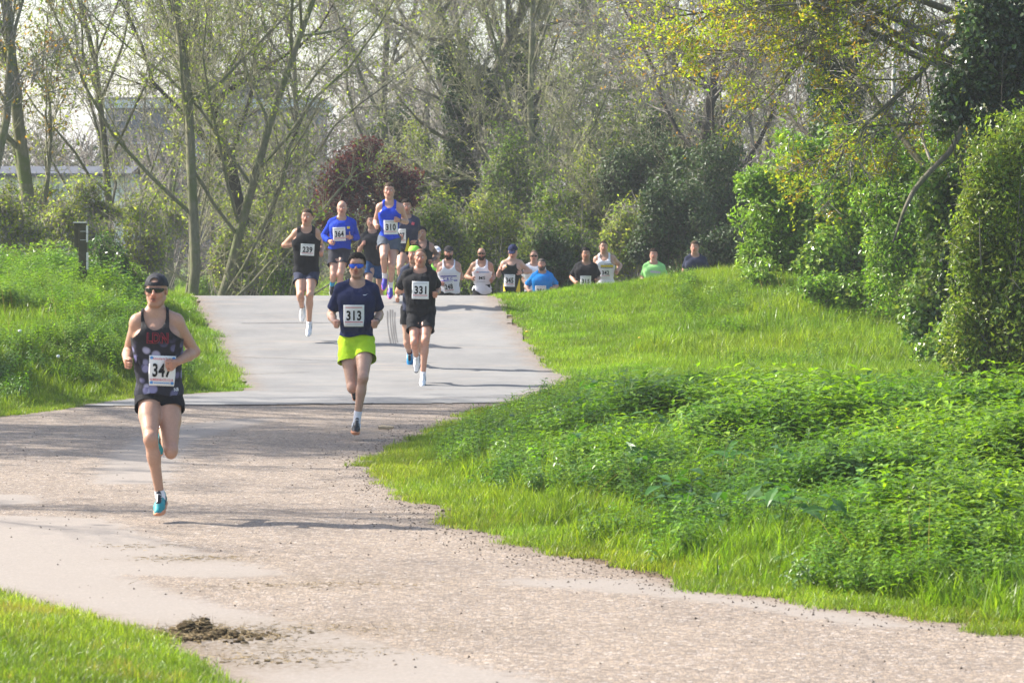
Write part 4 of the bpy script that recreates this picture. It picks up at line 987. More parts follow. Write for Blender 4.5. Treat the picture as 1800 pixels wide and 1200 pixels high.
# heap of cut turf and straw by the near verge
M_DUNG = plain('trodden_turf_clods', (.065, .045, .022), .95, .1, .45, 25, bmp=.8)
M_STRAW = plain('dry_straw', (.27, .20, .10), .8, .3, .3, 40)
rl = np.random.RandomState(21)
def lump(c, r, rng_, n=10):
    th = np.linspace(0, np.pi, n); ph = np.linspace(0, 2 * np.pi, 2 * n, endpoint=False)
    T, Ph = np.meshgrid(th, ph, indexing='ij'); d = np.stack([np.sin(T) * np.cos(Ph), np.sin(T) * np.sin(Ph), np.cos(T)], -1)
    R = 1 + .8 * fbm(d[..., 0] * 2 + c[0] * 9, d[..., 1] * 2 + d[..., 2] * 1.7 + c[1] * 7, 1.6, 3, rng_.randint(50))
    V = (d * R[..., None] * np.array(r) + np.array(c)).reshape(-1, 3); m_ = 2 * n
    i, j = np.meshgrid(np.arange(n - 1), np.arange(m_), indexing='ij'); a = (i * m_ + j).ravel(); b_ = (i * m_ + (j + 1) % m_).ravel()
    return V, np.stack([a, a + m_, b_ + m_, b_], 1)
parts = []; straw = []
for (px, py, n_, sp, hh) in [(345, 1112, 80, .11, .085), (395, 1120, 60, .13, .04), (360, 1125, 60, .18, .03), (450, 1118, 16, .16, .02), (310, 1118, 24, .12, .03), (470, 1165, 8, .12, .01)]:
    cx, cy = gpt(px, py)
    for i in range(n_):
        x = cx + rl.normal() * sp; y = cy + rl.normal() * sp * .5; f = math.exp(-((x - cx) / sp) ** 2)
        r = rl.uniform(.008, .024) * (1 if hh > .05 else .75); z = float(H(x, y)) + rl.rand() * hh * f * .8
        parts.append(lump((x, y, z), (r * 1.3, r, r * .75), rl, 6))
    n2_ = n_ * 4
    A = np.c_[cx + rl.normal(size=n2_) * sp * 1.3, cy + rl.normal(size=n2_) * sp * .8]; f = np.exp(-((A[:, 0] - cx) / sp) ** 2)
    A = np.c_[A, H(A[:, 0], A[:, 1]) + rl.rand(n2_) * hh * f + .008]; d = unit(rl.normal(size=(n2_, 3)) * [1, 1, .25])
    straw.append(spikes(A, A + d * rl.uniform(.02, .09, (n2_, 1)), np.full(n2_, .0022), rl))
V, F, _ = merge(parts)
link('turf_heap', mesh_np('turf_heap', V, F), mat=M_DUNG, kind='stuff', label='dark heap of trodden turf clods by the near left verge')
# loose straw trails on the road
for (px, py, L, n_) in [(470, 1105, .9, 260), (345, 982, .45, 160), (250, 962, .25, 60), (520, 1030, .8, 90), (430, 1160, .6, 200), (560, 1148, .7, 120), (600, 1028, .5, 60)]:
    cx, cy = gpt(px, py); A = np.c_[cx + rl.normal(size=n_) * L * .5, cy + rl.normal(size=n_) * .10]; A = np.c_[A, H(A[:, 0], A[:, 1]) + .008]
    d = unit(rl.normal(size=(n_, 3)) * [1, 1, .05]); straw.append(spikes(A, A + d * rl.uniform(.015, .07, (n_, 1)), np.full(n_, .002), rl))
V, F, _ = merge(straw); link('straw', mesh_np('straw', V, F, False), mat=M_STRAW, kind='stuff', label='dry straw wisps scattered on the road by the turf heap')
# grit and crumbs of soil along the verges
n_ = 6000; Yg = rl.uniform(16.5, 40, n_); Xg = xr(Yg) - np.abs(rl.normal(size=n_)) * .35 + .1
Xg[:1500] = rl.uniform(-5, 3, 1500); Yg[:1500] = rl.uniform(16.5, 38, 1500); kk = gd(Xg, Yg) < .15; Xg = Xg[kk]; Yg = Yg[kk]; n_ = len(Xg)
c_ = np.c_[Xg, Yg, H(Xg, Yg) + .004]; r = rl.uniform(.003, .011, n_) ** 1.0
dirs = np.array([(1, 0, 0), (-.5, .87, 0), (-.5, -.87, 0), (0, 0, .8)]); V = (c_[:, None] + (dirs[None] + rl.normal(size=(n_, 4, 3)) * .25) * r[:, None, None]).reshape(-1, 3)
F = (np.array([(0, 1, 3), (1, 2, 3), (2, 0, 3)])[None] + (np.arange(n_) * 4)[:, None, None]).reshape(-1, 3)
link('soil_crumbs', mesh_np('soil_crumbs', V, [F], False), mat=plain('soil_crumb', (.13, .10, .075), .95, .1, .5, 9), kind='stuff', label='dark soil crumbs and grit strewn along the road edge')
# broken stick lying on the road near runner 313
cx, cy = gpt(678, 757); zz = float(H(cx, cy)) + .03
pts = np.array([(cx - .07, cy, zz), (cx - .03, cy + .01, zz + .006), (cx + .03, cy + .004, zz + .002), (cx + .08, cy - .01, zz + .004)])
V, F = tubes(pts[:-1], pts[1:], np.array([.018, .022, .02]), np.array([.022, .02, .012]), 8, rl)
link('stick', mesh_np('stick', V, [F]), mat=plain('pale_dead_wood', (.42, .33, .22), .8, .2, .2, 40), label='short pale broken stick lying on the road by the grass corner', category='stick')
# tyre scuffs on the path
for i, (xa, ya, xb, yb) in enumerate([(681, 548, 687, 606), (686, 546, 692, 606), (690, 546, 696, 607), (694, 550, 699, 604)]):
    t = np.linspace(0, 1, 24); pts = []
    for a in t:
        px = xa + (xb - xa) * a - 2.2 * math.sin(a * 3.1); py = ya + (yb - ya) * a
        # find the ground along the view ray
        Yc = np.linspace(40, 53, 400); q = P(px, py, Yc); hgt = H(q[:, 0], q[:, 1]); kx = np.argmax(q[:, 2] < hgt + .0) if False else np.argmin(np.abs(q[:, 2] - hgt)); pts.append(q[kx, :2])
    pts = np.array(pts); pts[1:-1] = (pts[:-2] + pts[1:-1] + pts[2:]) / 3
    ribbon('tyre_mark', pts, .016 * (1 + .3 * np.sin(t * 9 + i)), plain('rubber_scuff', (.10, .095, .09), .8, .2, .3, 60) if i == 0 else bpy.data.materials['rubber_scuff'], .018, kind='structure')
# thin dark ribbon painted in for a shadow line across the path
for (xa, xb, yy) in [(-3.9, -2.4, 50.3)]:
    xs = np.linspace(xa, xb, 80); ribbon('shadow_line', np.c_[xs, yy + .05 * fbm(xs, xs * 0, 2, 3, 2) + xs * .02], .02, M_TAR_SHADOW, .018, kind='structure')
# dandelion clocks and flowers
M_PET = plain('dandelion_yellow', (.75, .55, .03), .6, .3, .1, 20); M_CLK = plain('dandelion_clock_fluff', (.75, .75, .70), .9, .1, .1, 40)
for i, (px, Yf, kind) in enumerate([(33, 41.2, 1), (100, 40.6, 1), (925, 49.0, 0), (1123, 47.5, 0), (1580, 27, 0), (1595, 29.0, 0)]):
    X = (px - 900) / FPX * Yf; z = float(H(X, Yf)); hh = .16 if Yf > 35 else .42
    if Yf > 45: hh = .08
    root = empty('dandelion', (X, Yf, z), ['yellow dandelion in the mown grass nearest the path', 'yellow dandelion farther right on the mown slope', 'yellow dandelion among the nettles at right', 'yellow flower just behind the other among the nettles'][i - 2] if kind == 0 else ['white dandelion clock at the left edge of the bank', 'white dandelion clock right of the other on the left bank'][i], 'flower', 'dandelions')
    V, F = spikes(np.array([[0, 0, 0.]]), np.array([[.01, 0, hh]]), np.array([.004]), rl); link('stalk', mesh_np('stalk', V, [F]), root, M_TWIG_G)
    V, F = lump((.01, 0, hh), (.022, .022, .018) if kind else (.022, .022, .01), rl, 6); link('flower_head', mesh_np('flower_head', V, [F]), root, M_CLK if kind else M_PET)
# ------------------------------------------------------------------ people: bodies from blended volumes
class Field:
    def __init__(s, lo, hi, h):
        s.h = h; s.lo = np.array(lo, float); n = np.ceil((np.array(hi) - s.lo) / h).astype(int) + 1
        s.n = n; s.F = np.full(n, .25, np.float32)
        s.ax = [s.lo[i] + np.arange(n[i]) * h for i in range(3)]
    def _sub(s, lo, hi):
        a = np.clip(np.floor((lo - s.lo) / s.h).astype(int), 0, s.n); b = np.clip(np.ceil((hi - s.lo) / s.h).astype(int) + 1, 0, s.n)
        if (b - a).min() <= 0: return None, None
        sl_ = tuple(slice(a[i], b[i]) for i in range(3))
        X = s.ax[0][sl_[0]][:, None, None]; Y = s.ax[1][sl_[1]][None, :, None]; Z = s.ax[2][sl_[2]][None, None, :]
        return sl_, (X, Y, Z)
    def _mix(s, sl_, d, k, sub=False):
        F = s.F[sl_]
        if sub:
            d = -d; h_ = np.clip(.5 - .5 * (d - F) / k, 0, 1) if False else np.clip(.5 + .5 * (d - F) / k, 0, 1)
            s.F[sl_] = F * (1 - h_) + d * h_ + k * h_ * (1 - h_)
        else:
            h_ = np.clip(.5 + .5 * (F - d) / k, 0, 1)
            s.F[sl_] = F * (1 - h_) + d * h_ - k * h_ * (1 - h_)
    def cone(s, a, b, ra, rb, k=.015, sub=False):
        a = np.asarray(a, float); b = np.asarray(b, float); m = max(ra, rb) + k * 1.5 + 2 * s.h
        sl_, g = s._sub(np.minimum(a, b) - m, np.maximum(a, b) + m)
        if sl_ is None: return
        e = b - a; L2 = float(e @ e) + 1e-9
        X, Y, Z = g[0] - a[0], g[1] - a[1], g[2] - a[2]
        t = np.clip((X * e[0] + Y * e[1] + Z * e[2]) / L2, 0, 1)
        d = np.sqrt((X - t * e[0]) ** 2 + (Y - t * e[1]) ** 2 + (Z - t * e[2]) ** 2) - (ra + (rb - ra) * t)
        s._mix(sl_, d, k, sub)
    def ell(s, c, r, R=None, k=.02, sub=False):
        """R: 3x3 rows = axes"""
        c = np.asarray(c, float); r = np.asarray(r, float); R = np.eye(3) if R is None else np.asarray(R, float)
        ext = np.abs(R.T @ np.diag(r)).sum(1) if False else np.sqrt(((R.T * r) ** 2).sum(1)); m = k * 1.5 + 2 * s.h
        sl_, g = s._sub(c - ext - m, c + ext + m)
        if sl_ is None: return
        X, Y, Z = g[0] - c[0], g[1] - c[1], g[2] - c[2]
        q = [(X * R[i, 0] + Y * R[i, 1] + Z * R[i, 2]) for i in range(3)]
        k0 = np.sqrt((q[0] / r[0]) ** 2 + (q[1] / r[1]) ** 2 + (q[2] / r[2]) ** 2)
        k1 = np.sqrt((q[0] / r[0] ** 2) ** 2 + (q[1] / r[1] ** 2) ** 2 + (q[2] / r[2] ** 2) ** 2) + 1e-9
        s._mix(sl_, k0 * (k0 - 1) / k1, k, sub)
    def mesh(s, iso=0.0):
        F = s.F - iso; S = F < 0; n = np.array(F.shape)
        cs = np.zeros(n - 1, np.int8)
        for i in (0, 1):
            for j in (0, 1):
                for k in (0, 1): cs += S[i:n[0] - 1 + i, j:n[1] - 1 + j, k:n[2] - 1 + k]
        act = (cs > 0) & (cs < 8); idx = -np.ones(n - 1, int); I = np.argwhere(act); idx[act] = np.arange(len(I))
        co = np.array([(i, j, k) for i in (0, 1) for j in (0, 1) for k in (0, 1)])
        vals = np.stack([F[I[:, 0] + c[0], I[:, 1] + c[1], I[:, 2] + c[2]] for c in co], 1)
        acc = np.zeros((len(I), 3)); cnt = np.zeros(len(I))
        for a in range(8):
            for b in range(a + 1, 8):
                if np.abs(co[a] - co[b]).sum() != 1: continue
                m = (vals[:, a] < 0) != (vals[:, b] < 0)
                t = vals[m, a] / (vals[m, a] - vals[m, b])
                acc[m] += co[a] + (co[b] - co[a]) * t[:, None]; cnt[m] += 1
        V = s.lo + (I + acc / cnt[:, None]) * s.h
        quads = []
        for ax in range(3):
            o1, o2 = [(1, 2), (2, 0), (0, 1)][ax]
            sa = [slice(None)] * 3; sb = [slice(None)] * 3; sa[ax] = slice(0, n[ax] - 1); sb[ax] = slice(1, n[ax])
            A = S[tuple(sa)]; B = S[tuple(sb)]; E = np.argwhere(A != B)
            E = E[(E[:, o1] > 0) & (E[:, o2] > 0) & (E[:, o1] < n[o1] - 1) & (E[:, o2] < n[o2] - 1)]
            fl = A[E[:, 0], E[:, 1], E[:, 2]]
            def cell(d1, d2):
                c = E.copy(); c[:, o1] -= d1; c[:, o2] -= d2; return idx[c[:, 0], c[:, 1], c[:, 2]]
            q = np.stack([cell(1, 1), cell(0, 1), cell(0, 0), cell(1, 0)], 1)
            q[~fl] = q[~fl][:, ::-1]; quads.append(q)
        return V, np.concatenate(quads)

def clip_mesh(V, F, g):
    """keep the part of the surface where g >= 0, cut cleanly along g = 0"""
    T = np.concatenate([F[:, [0, 1, 2]], F[:, [0, 2, 3]]]) if F.shape[1] == 4 else F
    G = g[T]; ins = G >= 0; c = ins.sum(1)
    out = [T[c == 3]]; nv = []; key = {}; Vn = [V]; base_n = len(V)
    def inter(a, b):
        k = np.stack([np.minimum(a, b), np.maximum(a, b)], 1); return k
    pend = []
    t1 = T[c == 1]; i1 = ins[c == 1]; r = i1.argmax(1); t1 = np.stack([t1[np.arange(len(t1)), (r + j) % 3] for j in range(3)], 1)
    t2 = T[c == 2]; i2 = ~ins[c == 2]; r = i2.argmax(1); t2 = np.stack([t2[np.arange(len(t2)), (r + j) % 3] for j in range(3)], 1)
    e = np.concatenate([inter(t1[:, 0], t1[:, 1]), inter(t1[:, 0], t1[:, 2]), inter(t2[:, 0], t2[:, 1]), inter(t2[:, 0], t2[:, 2])])
    if len(e):
        ue, inv = np.unique(e, axis=0, return_inverse=True); inv = inv.reshape(-1)
        ga = g[ue[:, 0]]; gb = g[ue[:, 1]]; t = (ga / (ga - gb + 1e-12))[:, None]
        Vn.append(V[ue[:, 0]] * (1 - t) + V[ue[:, 1]] * t); inv = inv + base_n
        n1, n2 = len(t1), len(t2); a01, a02 = inv[:n1], inv[n1:2 * n1]; b01, b02 = inv[2 * n1:2 * n1 + n2], inv[2 * n1 + n2:]
        out.append(np.stack([t1[:, 0], a01, a02], 1))
        out.append(np.stack([b01, t2[:, 1], t2[:, 2]], 1)); out.append(np.stack([b01, t2[:, 2], b02], 1))
    V = np.concatenate(Vn); T = np.concatenate(out); u = np.unique(T); re = -np.ones(len(V), int); re[u] = np.arange(len(u))
    return V[u], re[T]

# ---- materials for people
def skinmat():
    m, nt, b, o = newmat('skin')
    at = N(nt, 'ShaderNodeAttribute', attribute_name='col')
    n = noise(nt, 60, 3, .6, objco(nt))
    c = mixc(nt, 1.0, at.outputs[0], ramp(nt, n, [(.3, (.93, .90, .90)), (.7, (1.05, 1.03, 1.03))]).outputs[0], 'MULTIPLY')
    nt.links.new(c, b.inputs['Base Color']); b.inputs['Roughness'].default_value = .48; b.inputs['Specular IOR Level'].default_value = .38
    b.inputs['Subsurface Weight'].default_value = .0
    return m
M_SKIN = skinmat()
def cloth(name, col, rough=.8, var=.10, spec=.25):
    m, nt, b, o = newmat(name); co = objco(nt)
    n = noise(nt, 14, 4, .6, co)
    nt.links.new(ramp(nt, n, [(.3, tuple(c * (1 - var) for c in col)), (.7, tuple(min(1, c * (1 + var)) for c in col))]).outputs[0], b.inputs['Base Color'])
    b.inputs['Roughness'].default_value = rough; b.inputs['Specular IOR Level'].default_value = spec * .5
    mp = N(nt, 'ShaderNodeMapping'); mp.inputs['Rotation'].default_value = (0, .5, 0); mp.inputs['Scale'].default_value = (1, 1, .45); nt.links.new(co, mp.inputs[0])
    bump(nt, b, noise(nt, 13, 4, .55, mp.outputs[0]), .55, .03)
    return m
CL = dict(
 black=cloth('black_cloth', (.012, .012, .014)), black2=cloth('faded_black_cloth', (.022, .022, .026)), navy=cloth('navy_cloth', (.012, .018, .062)),
 lime=cloth('lime_cloth', (.42, .62, .02)), blue=cloth('royal_blue_cloth', (.010, .045, .42)), blue2=cloth('vivid_blue_cloth', (.012, .055, .55)),
 grey=cloth('slate_grey_cloth', (.085, .10, .125)), charcoal=cloth('charcoal_cloth', (.035, .035, .045)), dnavy=cloth('dark_navy_shorts_cloth', (.035, .04, .07)),
 white=cloth('white_cloth', (.78, .76, .80), var=.04), cyan=cloth('bright_blue_cloth', (.01, .22, .60)), green=cloth('light_green_cloth', (.28, .62, .20)),
 teal=cloth('petrol_blue_cloth', (.015, .06, .16)), bottle=cloth('bottle_black_cloth', (.015, .022, .02)), yellow=cloth('yellow_cloth', (.75, .58, .02)), violet=cloth('violet_band_cloth', (.06, .04, .38)),
 neon=cloth('neon_green_cloth', (.35, .80, .10)), sky=cloth('sky_blue_knit', (.03, .28, .50)), maroon=cloth('maroon_knit', (.10, .02, .05)), red=cloth('red_print', (.36, .03, .045)))
def camo():
    m, nt, b, o = newmat('bubble_print_cloth'); co = objco(nt)
    v = N(nt, 'ShaderNodeTexVoronoi', feature='F1'); v.inputs['Scale'].default_value = 15; v.inputs['Randomness'].default_value = 1.0; nt.links.new(co, v.inputs[0])
    s = N(nt, 'ShaderNodeSeparateColor'); nt.links.new(v.outputs['Color'], s.inputs[0])
    cc = ramp(nt, s.outputs[0], [(0, (.012, .012, .02)), (.30, (.02, .02, .035)), (.36, (.16, .15, .30)), (.6, (.26, .25, .42)), (.8, (.07, .07, .15)), (1, (.40, .39, .55))]).outputs[0]
    rim = smooth(nt, v.outputs['Distance'], .38, .62)
    cc = mixc(nt, rim, cc, (.02, .02, .03))
    sx = N(nt, 'ShaderNodeSeparateXYZ'); nt.links.new(co, sx.inputs[0])
    lo = smooth(nt, math_(nt, 'ADD', sx.outputs[2], math_(nt, 'MULTIPLY', noise(nt, 7, 3, .6, co), .12)), 1.27, 1.36)
    cc = mixc(nt, lo, cc, (.013, .012, .014))
    nt.links.new(cc, b.inputs['Base Color']); b.inputs['Roughness'].default_value = .75; b.inputs['Specular IOR Level'].default_value = .25
    mp = N(nt, 'ShaderNodeMapping'); mp.inputs['Scale'].default_value = (1, 1, .5); nt.links.new(co, mp.inputs[0])
    bump(nt, b, noise(nt, 12, 3, .5, mp.outputs[0]), .5, .03)
    return m
CL['camo'] = camo()
M_HAIR = {k: plain(k + '_hair', tuple(x * .7 for x in c), .8, .08, .45, 110, bmp=.6) for k, c in dict(dark=(.018, .013, .010), brown=(.055, .035, .022), grey=(.13, .11, .095), mouse=(.095, .065, .042), stubble=(.26, .16, .11), beard=(.035, .022, .015), ginger=(.10, .05, .03)).items()}
M_EYE = plain('eye_white', (.62, .58, .55), .25, .5, .05, 30); M_IRIS = plain('dark_iris', (.03, .02, .015), .15, .6, .1, 30)
M_LENS = plain('black_lens', (.008, .008, .010), .06, .8, .1, 30)
M_LENSB = plain('mirror_blue_lens', (.01, .09, .75), .12, .9, .25, 60, .55)
M_FRAME = plain('black_plastic', (.012, .012, .013), .3, .5, .1, 30)
M_BIB = plain('bib_paper', (.80, .79, .79), .6, .3, .03, 30)
M_INK = plain('black_print', (.012, .012, .013), .7, .2, .1, 30)
M_REDP = plain('red_bib_print', (.62, .10, .12), .7, .2, .1, 30)
M_BLUEP = plain('blue_bib_print', (.10, .28, .60), .7, .2, .1, 30)
M_GREYP = plain('grey_bib_print', (.42, .42, .45), .7, .2, .1, 30)
M_WHITEP = plain('white_print', (.75, .75, .75), .6, .3, .05, 30)
M_YELP = plain('yellow_print', (.72, .55, .03), .7, .2, .1, 30)
SHOE = {k: plain(k + '_shoe', c, .55, .4, .15, 40) for k, c in dict(teal=(.015, .26, .28), black=(.015, .015, .018), white=(.75, .76, .80), blue=(.01, .24, .50), purple=(.06, .05, .42), orange=(.75, .16, .06)).items()}
SOLE = {k: plain(k + '_sole', c, .7, .3, .15, 40) for k, c in dict(white=(.72, .70, .68), dark=(.03, .035, .05), salmon=(.65, .28, .15), orange=(.72, .20, .08), pink=(.6, .10, .25), blue=(.03, .12, .4)).items()}
M_TATT = None

_fontcache = {}
def text_shape(txt, bold=.0):
    """flat outline text scaled to unit height, centred; returns verts2d, tris"""
    key = (txt, bold)
    if key in _fontcache: return _fontcache[key]
    cu = bpy.data.curves.new('lettering', 'FONT'); cu.body = txt; cu.align_x = 'CENTER'; cu.align_y = 'CENTER'; cu.offset = bold; cu.resolution_u = 3; cu.space_character = 1.08
    ob = bpy.data.objects.new('lettering', cu); COL.objects.link(ob)
    dg = bpy.context.evaluated_depsgraph_get(); me = bpy.data.meshes.new_from_object(ob.evaluated_get(dg))
    V = np.array([v.co[:2] for v in me.vertices]); T = []
    me.calc_loop_triangles(); T = np.array([t.vertices[:] for t in me.loop_triangles])
    bpy.data.objects.remove(ob); bpy.data.curves.remove(cu); bpy.data.meshes.remove(me)
    mn, mx = V.min(0), V.max(0); V = (V - (mn + mx) / 2) / (mx[1] - mn[1])
    _fontcache[key] = (V, T); return V, T

def person(d):
    D = d['D']; s = D / FPX; Hh = d.get('H', 1.78); k_ = Hh / 1.78; h = d.get('vox', .010); bw = d.get('build', 1.0)
    j = d['j']; U2 = np.array
    top = P(*j['top'], D); chin = P(*j['chin'], D)
    Nk = P(*j['neck'], D - .03)
    tw = d.get('twist', 0.0)
    sa = P(*j['sa'], D - tw); sb = P(*j['sb'], D + tw)
    def limb(par, px, py, L, sign):
        Y = par[1]
        q = P(px, py, Y)
        for _ in range(3):
            l2 = (q[0] - par[0]) ** 2 + (q[2] - par[2]) ** 2; dy = math.sqrt(max(L * L - l2, 0)); q = P(px, py, par[1] + sign * dy)
        return q
    LU, LF, LT, LS = .162 * Hh, .146 * Hh, .245 * Hh, .240 * Hh
    ea = limb(sa, *j['ea'], LU, d.get('ea_s', 1)); eb = limb(sb, *j['eb'], LU, d.get('eb_s', 1))
    wa = limb(ea, *j['wa'], LF, d.get('wa_s', -1)); wb = limb(eb, *j['wb'], LF, d.get('wb_s', -1))
    if 'ha' in j:
        ha = P(*j['ha'], D + d.get('hdy', .06)); hb = P(*j['hb'], D + d.get('hdy', .06))
    else:
        hc = Nk + U2([(d.get('lean_x', 0)), .10, -.292 * Hh]); ha = hc + U2([-.085 * k_, 0, 0]); hb = hc + U2([.085 * k_, 0, 0])
    gz = float(H((ha[0] + hb[0]) / 2, D))
    if 'ka' in j:
        ka = limb(ha, *j['ka'], LT, d.get('ka_s', -1)); kb = limb(hb, *j['kb'], LT, d.get('kb_s', -1))
        aa = limb(ka, *j['aa'], LS, d.get('aa_s', 1)); ab = limb(kb, *j['ab'], LS, d.get('ab_s', 1))
    else:
        f = np.clip(((ha[2] - gz - .09) / (.74 * k_)), .8, 1.12); m_ = d.get('mir', 1)
        o1 = [U2([-.01, -.27, -.33 * f]), U2([0, .12, -.41 * f])]; o2 = [U2([.01, .06, -.42 * f]), U2([0, .34, -.20 * f])]
        if m_ < 0: o1, o2 = o2, o1
        ka = ha + o1[0] * k_; aa = ka + o1[1] * k_; kb = hb + o2[0] * k_; ab = kb + o2[1] * k_
    # frames
    Pc = (ha + hb) / 2 + U2([0, 0, .03]); sh = (sa + sb) / 2
    Up = unit(sh + U2([0, 0, .0]) - Pc); Lx = unit(sb - sa); Lx = unit(Lx - Up * (Lx @ Up)); Fw = np.cross(Lx, Up)
    if Fw[1] > 0: Fw = -Fw
    R = np.stack([Lx, Fw, Up]); Rp = R.copy(); lx2 = unit(hb - ha); lx2 = unit(lx2 - Up * (lx2 @ Up)); Rp = np.stack([lx2, np.cross(lx2, Up) * -1 if np.cross(lx2, Up)[1] > 0 else np.cross(lx2, Up), Up])
    Lt = np.linalg.norm(sh - Pc)
    Cc = Pc + (sh - Pc) * .72 + Fw * .01; Wc = Pc + (sh - Pc) * .36 + Fw * .008
    w = bw * k_
    lo = np.minimum.reduce([top, chin, sa, sb, ea, eb, wa, wb, ha, hb, ka, kb, aa, ab]) - .24; hi = np.maximum.reduce([top, chin, sa, sb, ea, eb, wa, wb, ha, hb, ka, kb, aa, ab]) + .24
    root = empty('person', ((ha[0] + hb[0]) / 2, D, gz), d['label'], 'runner', 'runners in the road race'); off = U2(root.location)
    # head frame
    yaw = d.get('yaw', 0.0); roll = d.get('roll', 0.0); nod = d.get('nod', 0.0)
    hh = np.linalg.norm(top - chin) * d.get('hs', .97); hs = float(np.clip(hh / .235, .86, 1.14)); Hc = (top + chin) / 2 + U2([0, .0, .0]); 
    cy_, sy_ = math.cos(yaw), math.sin(yaw); hx = U2([cy_, sy_, 0]); hf = U2([sy_, -cy_, 0]); hu = U2([0, 0, 1.])
    hf2 = hf * math.cos(nod) + hu * math.sin(-nod); hu2 = np.cross(hx, hf2) * -1; hu2 = hu2 if hu2[2] > 0 else -hu2
    hx3 = hx * math.cos(roll) + hu2 * math.sin(roll); hu3 = hu2 * math.cos(roll) - hx * math.sin(roll)
    RH = np.stack([hx3, hf2, hu3])          # rows: right, forward, up
    def hp(x, f, z): return Hc + (RH[0] * x + RH[1] * f + RH[2] * z) * hs
    def headprims(Fd, inf=0.0, cran_only=False):
        Fd.ell(hp(0, -.018, .036), U2([.075, .096, .084]) * hs + inf, RH, .02)
        if cran_only: return
        Fd.ell(hp(0, .022, -.035), U2([.060, .070, .078]) * hs + inf, RH, .02)
        Fd.cone(hp(-.022, .060, -.098), hp(.022, .060, -.098), .019 * hs + inf, .019 * hs + inf, .022)
        for sgn in (-1, 1):
            Fd.cone(hp(sgn * .058, -.01, -.050), hp(sgn * .026, .055, -.094), .018 * hs + inf, .016 * hs + inf, .02)
    def torsoprims(Fd, inf=0.0, low=0.0, cl=False):
        i3 = U2([inf, inf, inf])
        Fd.ell(Cc, U2([.155 * w, .108 * w, .17 * k_]) + i3, R, .03)
        Fd.ell(Wc, U2([.130 * w, .094 * w, .15 * k_]) + i3, R, .03)
        Fd.ell(Pc, U2([.150 * w, .108 * w, .12 * k_]) + i3, Rp, .03)
        Fd.cone(sa + Lx * .03 + Up * -.005, sb - Lx * .03 - Up * .005, .048 * w + inf, .048 * w + inf, .03)
        nb_ = Nk - Fw * .045 + Up * .01
        for q, g in ((sa, 1), (sb, -1)): Fd.cone(nb_ + Up * .015, q + Up * .022, .046 * w + inf, .036 * w + inf, .03)
        if cl:
            Fd.ell(Cc + Fw * .035 * w + Up * .03, U2([.135 * w, .082 * w, .12]) + i3, R, .04); Fd.cone(Cc + Fw * .025, Wc + Fw * .025, .095 * w + inf, .088 * w + inf, .06)
        for g in (-1, 1):
            if cl: Fd.cone(Cc + Lx * g * .09 * w + Up * .04, Pc + Lx * g * .06 * w, .070 * w + inf, .075 * w + inf, .05)
            Fd.ell(Cc + Fw * .058 * w + Lx * g * .075 * w + Up * .045, U2([.080, .050, .065]) * w + i3, R, .06 if cl else .025)
            Fd.cone(Cc + Lx * g * .125 * w - Fw * .02 + Up * .06, Wc + Lx * g * .085 * w - Fw * .01, .045 * w + inf, .04 * w + inf, .03)
        if 'belly' in d: Fd.ell(Wc + Fw * .045, U2([.12, .085 + d['belly'], .13]) + i3, R, .03)
    def armprims(Fd, sh_, el, wr, inf=0.0, upto=1.0):
        m_ = .90 + .10 * bw; dl = unit(el - sh_)
        Fd.ell(sh_ + dl * .015, U2([.058, .058, .064]) * m_ * k_ + inf, None, .025)
        Fd.cone(sh_, el, .049 * m_ + inf, .038 * m_ + inf, .02)
        Fd.cone(sh_ + dl * .08 + Fw * .012, sh_ + (el - sh_) * .75 + Fw * .010, .040 * m_ + inf, .034 * m_ + inf, .02)
        if upto > 1:
            df = unit(wr - el)
            Fd.cone(el, el + df * .09, .039 * m_ + inf, .041 * m_ + inf, .015); Fd.cone(el + df * .08, wr, .041 * m_ + inf, .0265 + inf, .015)
    def legprims(Fd, hp_, kn, an, inf=0.0, full=True):
        m_ = (.9 + .1 * bw) * k_; dt = unit(kn - hp_); ds = unit(an - kn)
        nf = unit(np.cross(np.cross(dt, ds), dt)) if np.linalg.norm(np.cross(dt, ds)) > .15 else U2([0, 1, 0])
        nf = -nf if nf @ U2([0, -1, .2]) < -1 else nf
        Fd.cone(hp_ + U2([0, .01, .02]), hp_ + dt * .2, .085 * m_ + inf, .076 * m_ + inf, .022)
        Fd.cone(hp_ + dt * .18, kn, .077 * m_ + inf, .050 * m_ + inf, .022)
        Fd.cone(hp_ + dt * .12 - nf * .018, hp_ + dt * .34 - nf * .012, .062 * m_ + inf, .046 * m_ + inf, .02)
        if full:
            Fd.ell(kn - (ds - dt) * .012, U2([.049, .052, .058]) * m_ + inf, None, .015)
            back = unit(np.cross(np.cross(ds, U2([0, -1, .01])), ds)) * -1
            if 1: 
                fwd = unit(dt - ds * (dt @ ds)) if np.linalg.norm(np.cross(dt, ds)) > .25 else -back
                if fwd @ U2([0, 0, 0]) > 0: fwd = fwd
            bk = -fwd
            Fd.cone(kn, kn + ds * .14, .044 * m_ + inf, .046 * m_ + inf, .018)
            Fd.cone(kn + ds * .05 + bk * .022, kn + ds * .19 + bk * .020, .036 * m_ + inf, .034 * m_ + inf, .025)
            Fd.cone(kn + ds * .12, an, .045 * m_ + inf, .030 * m_ + inf, .02)
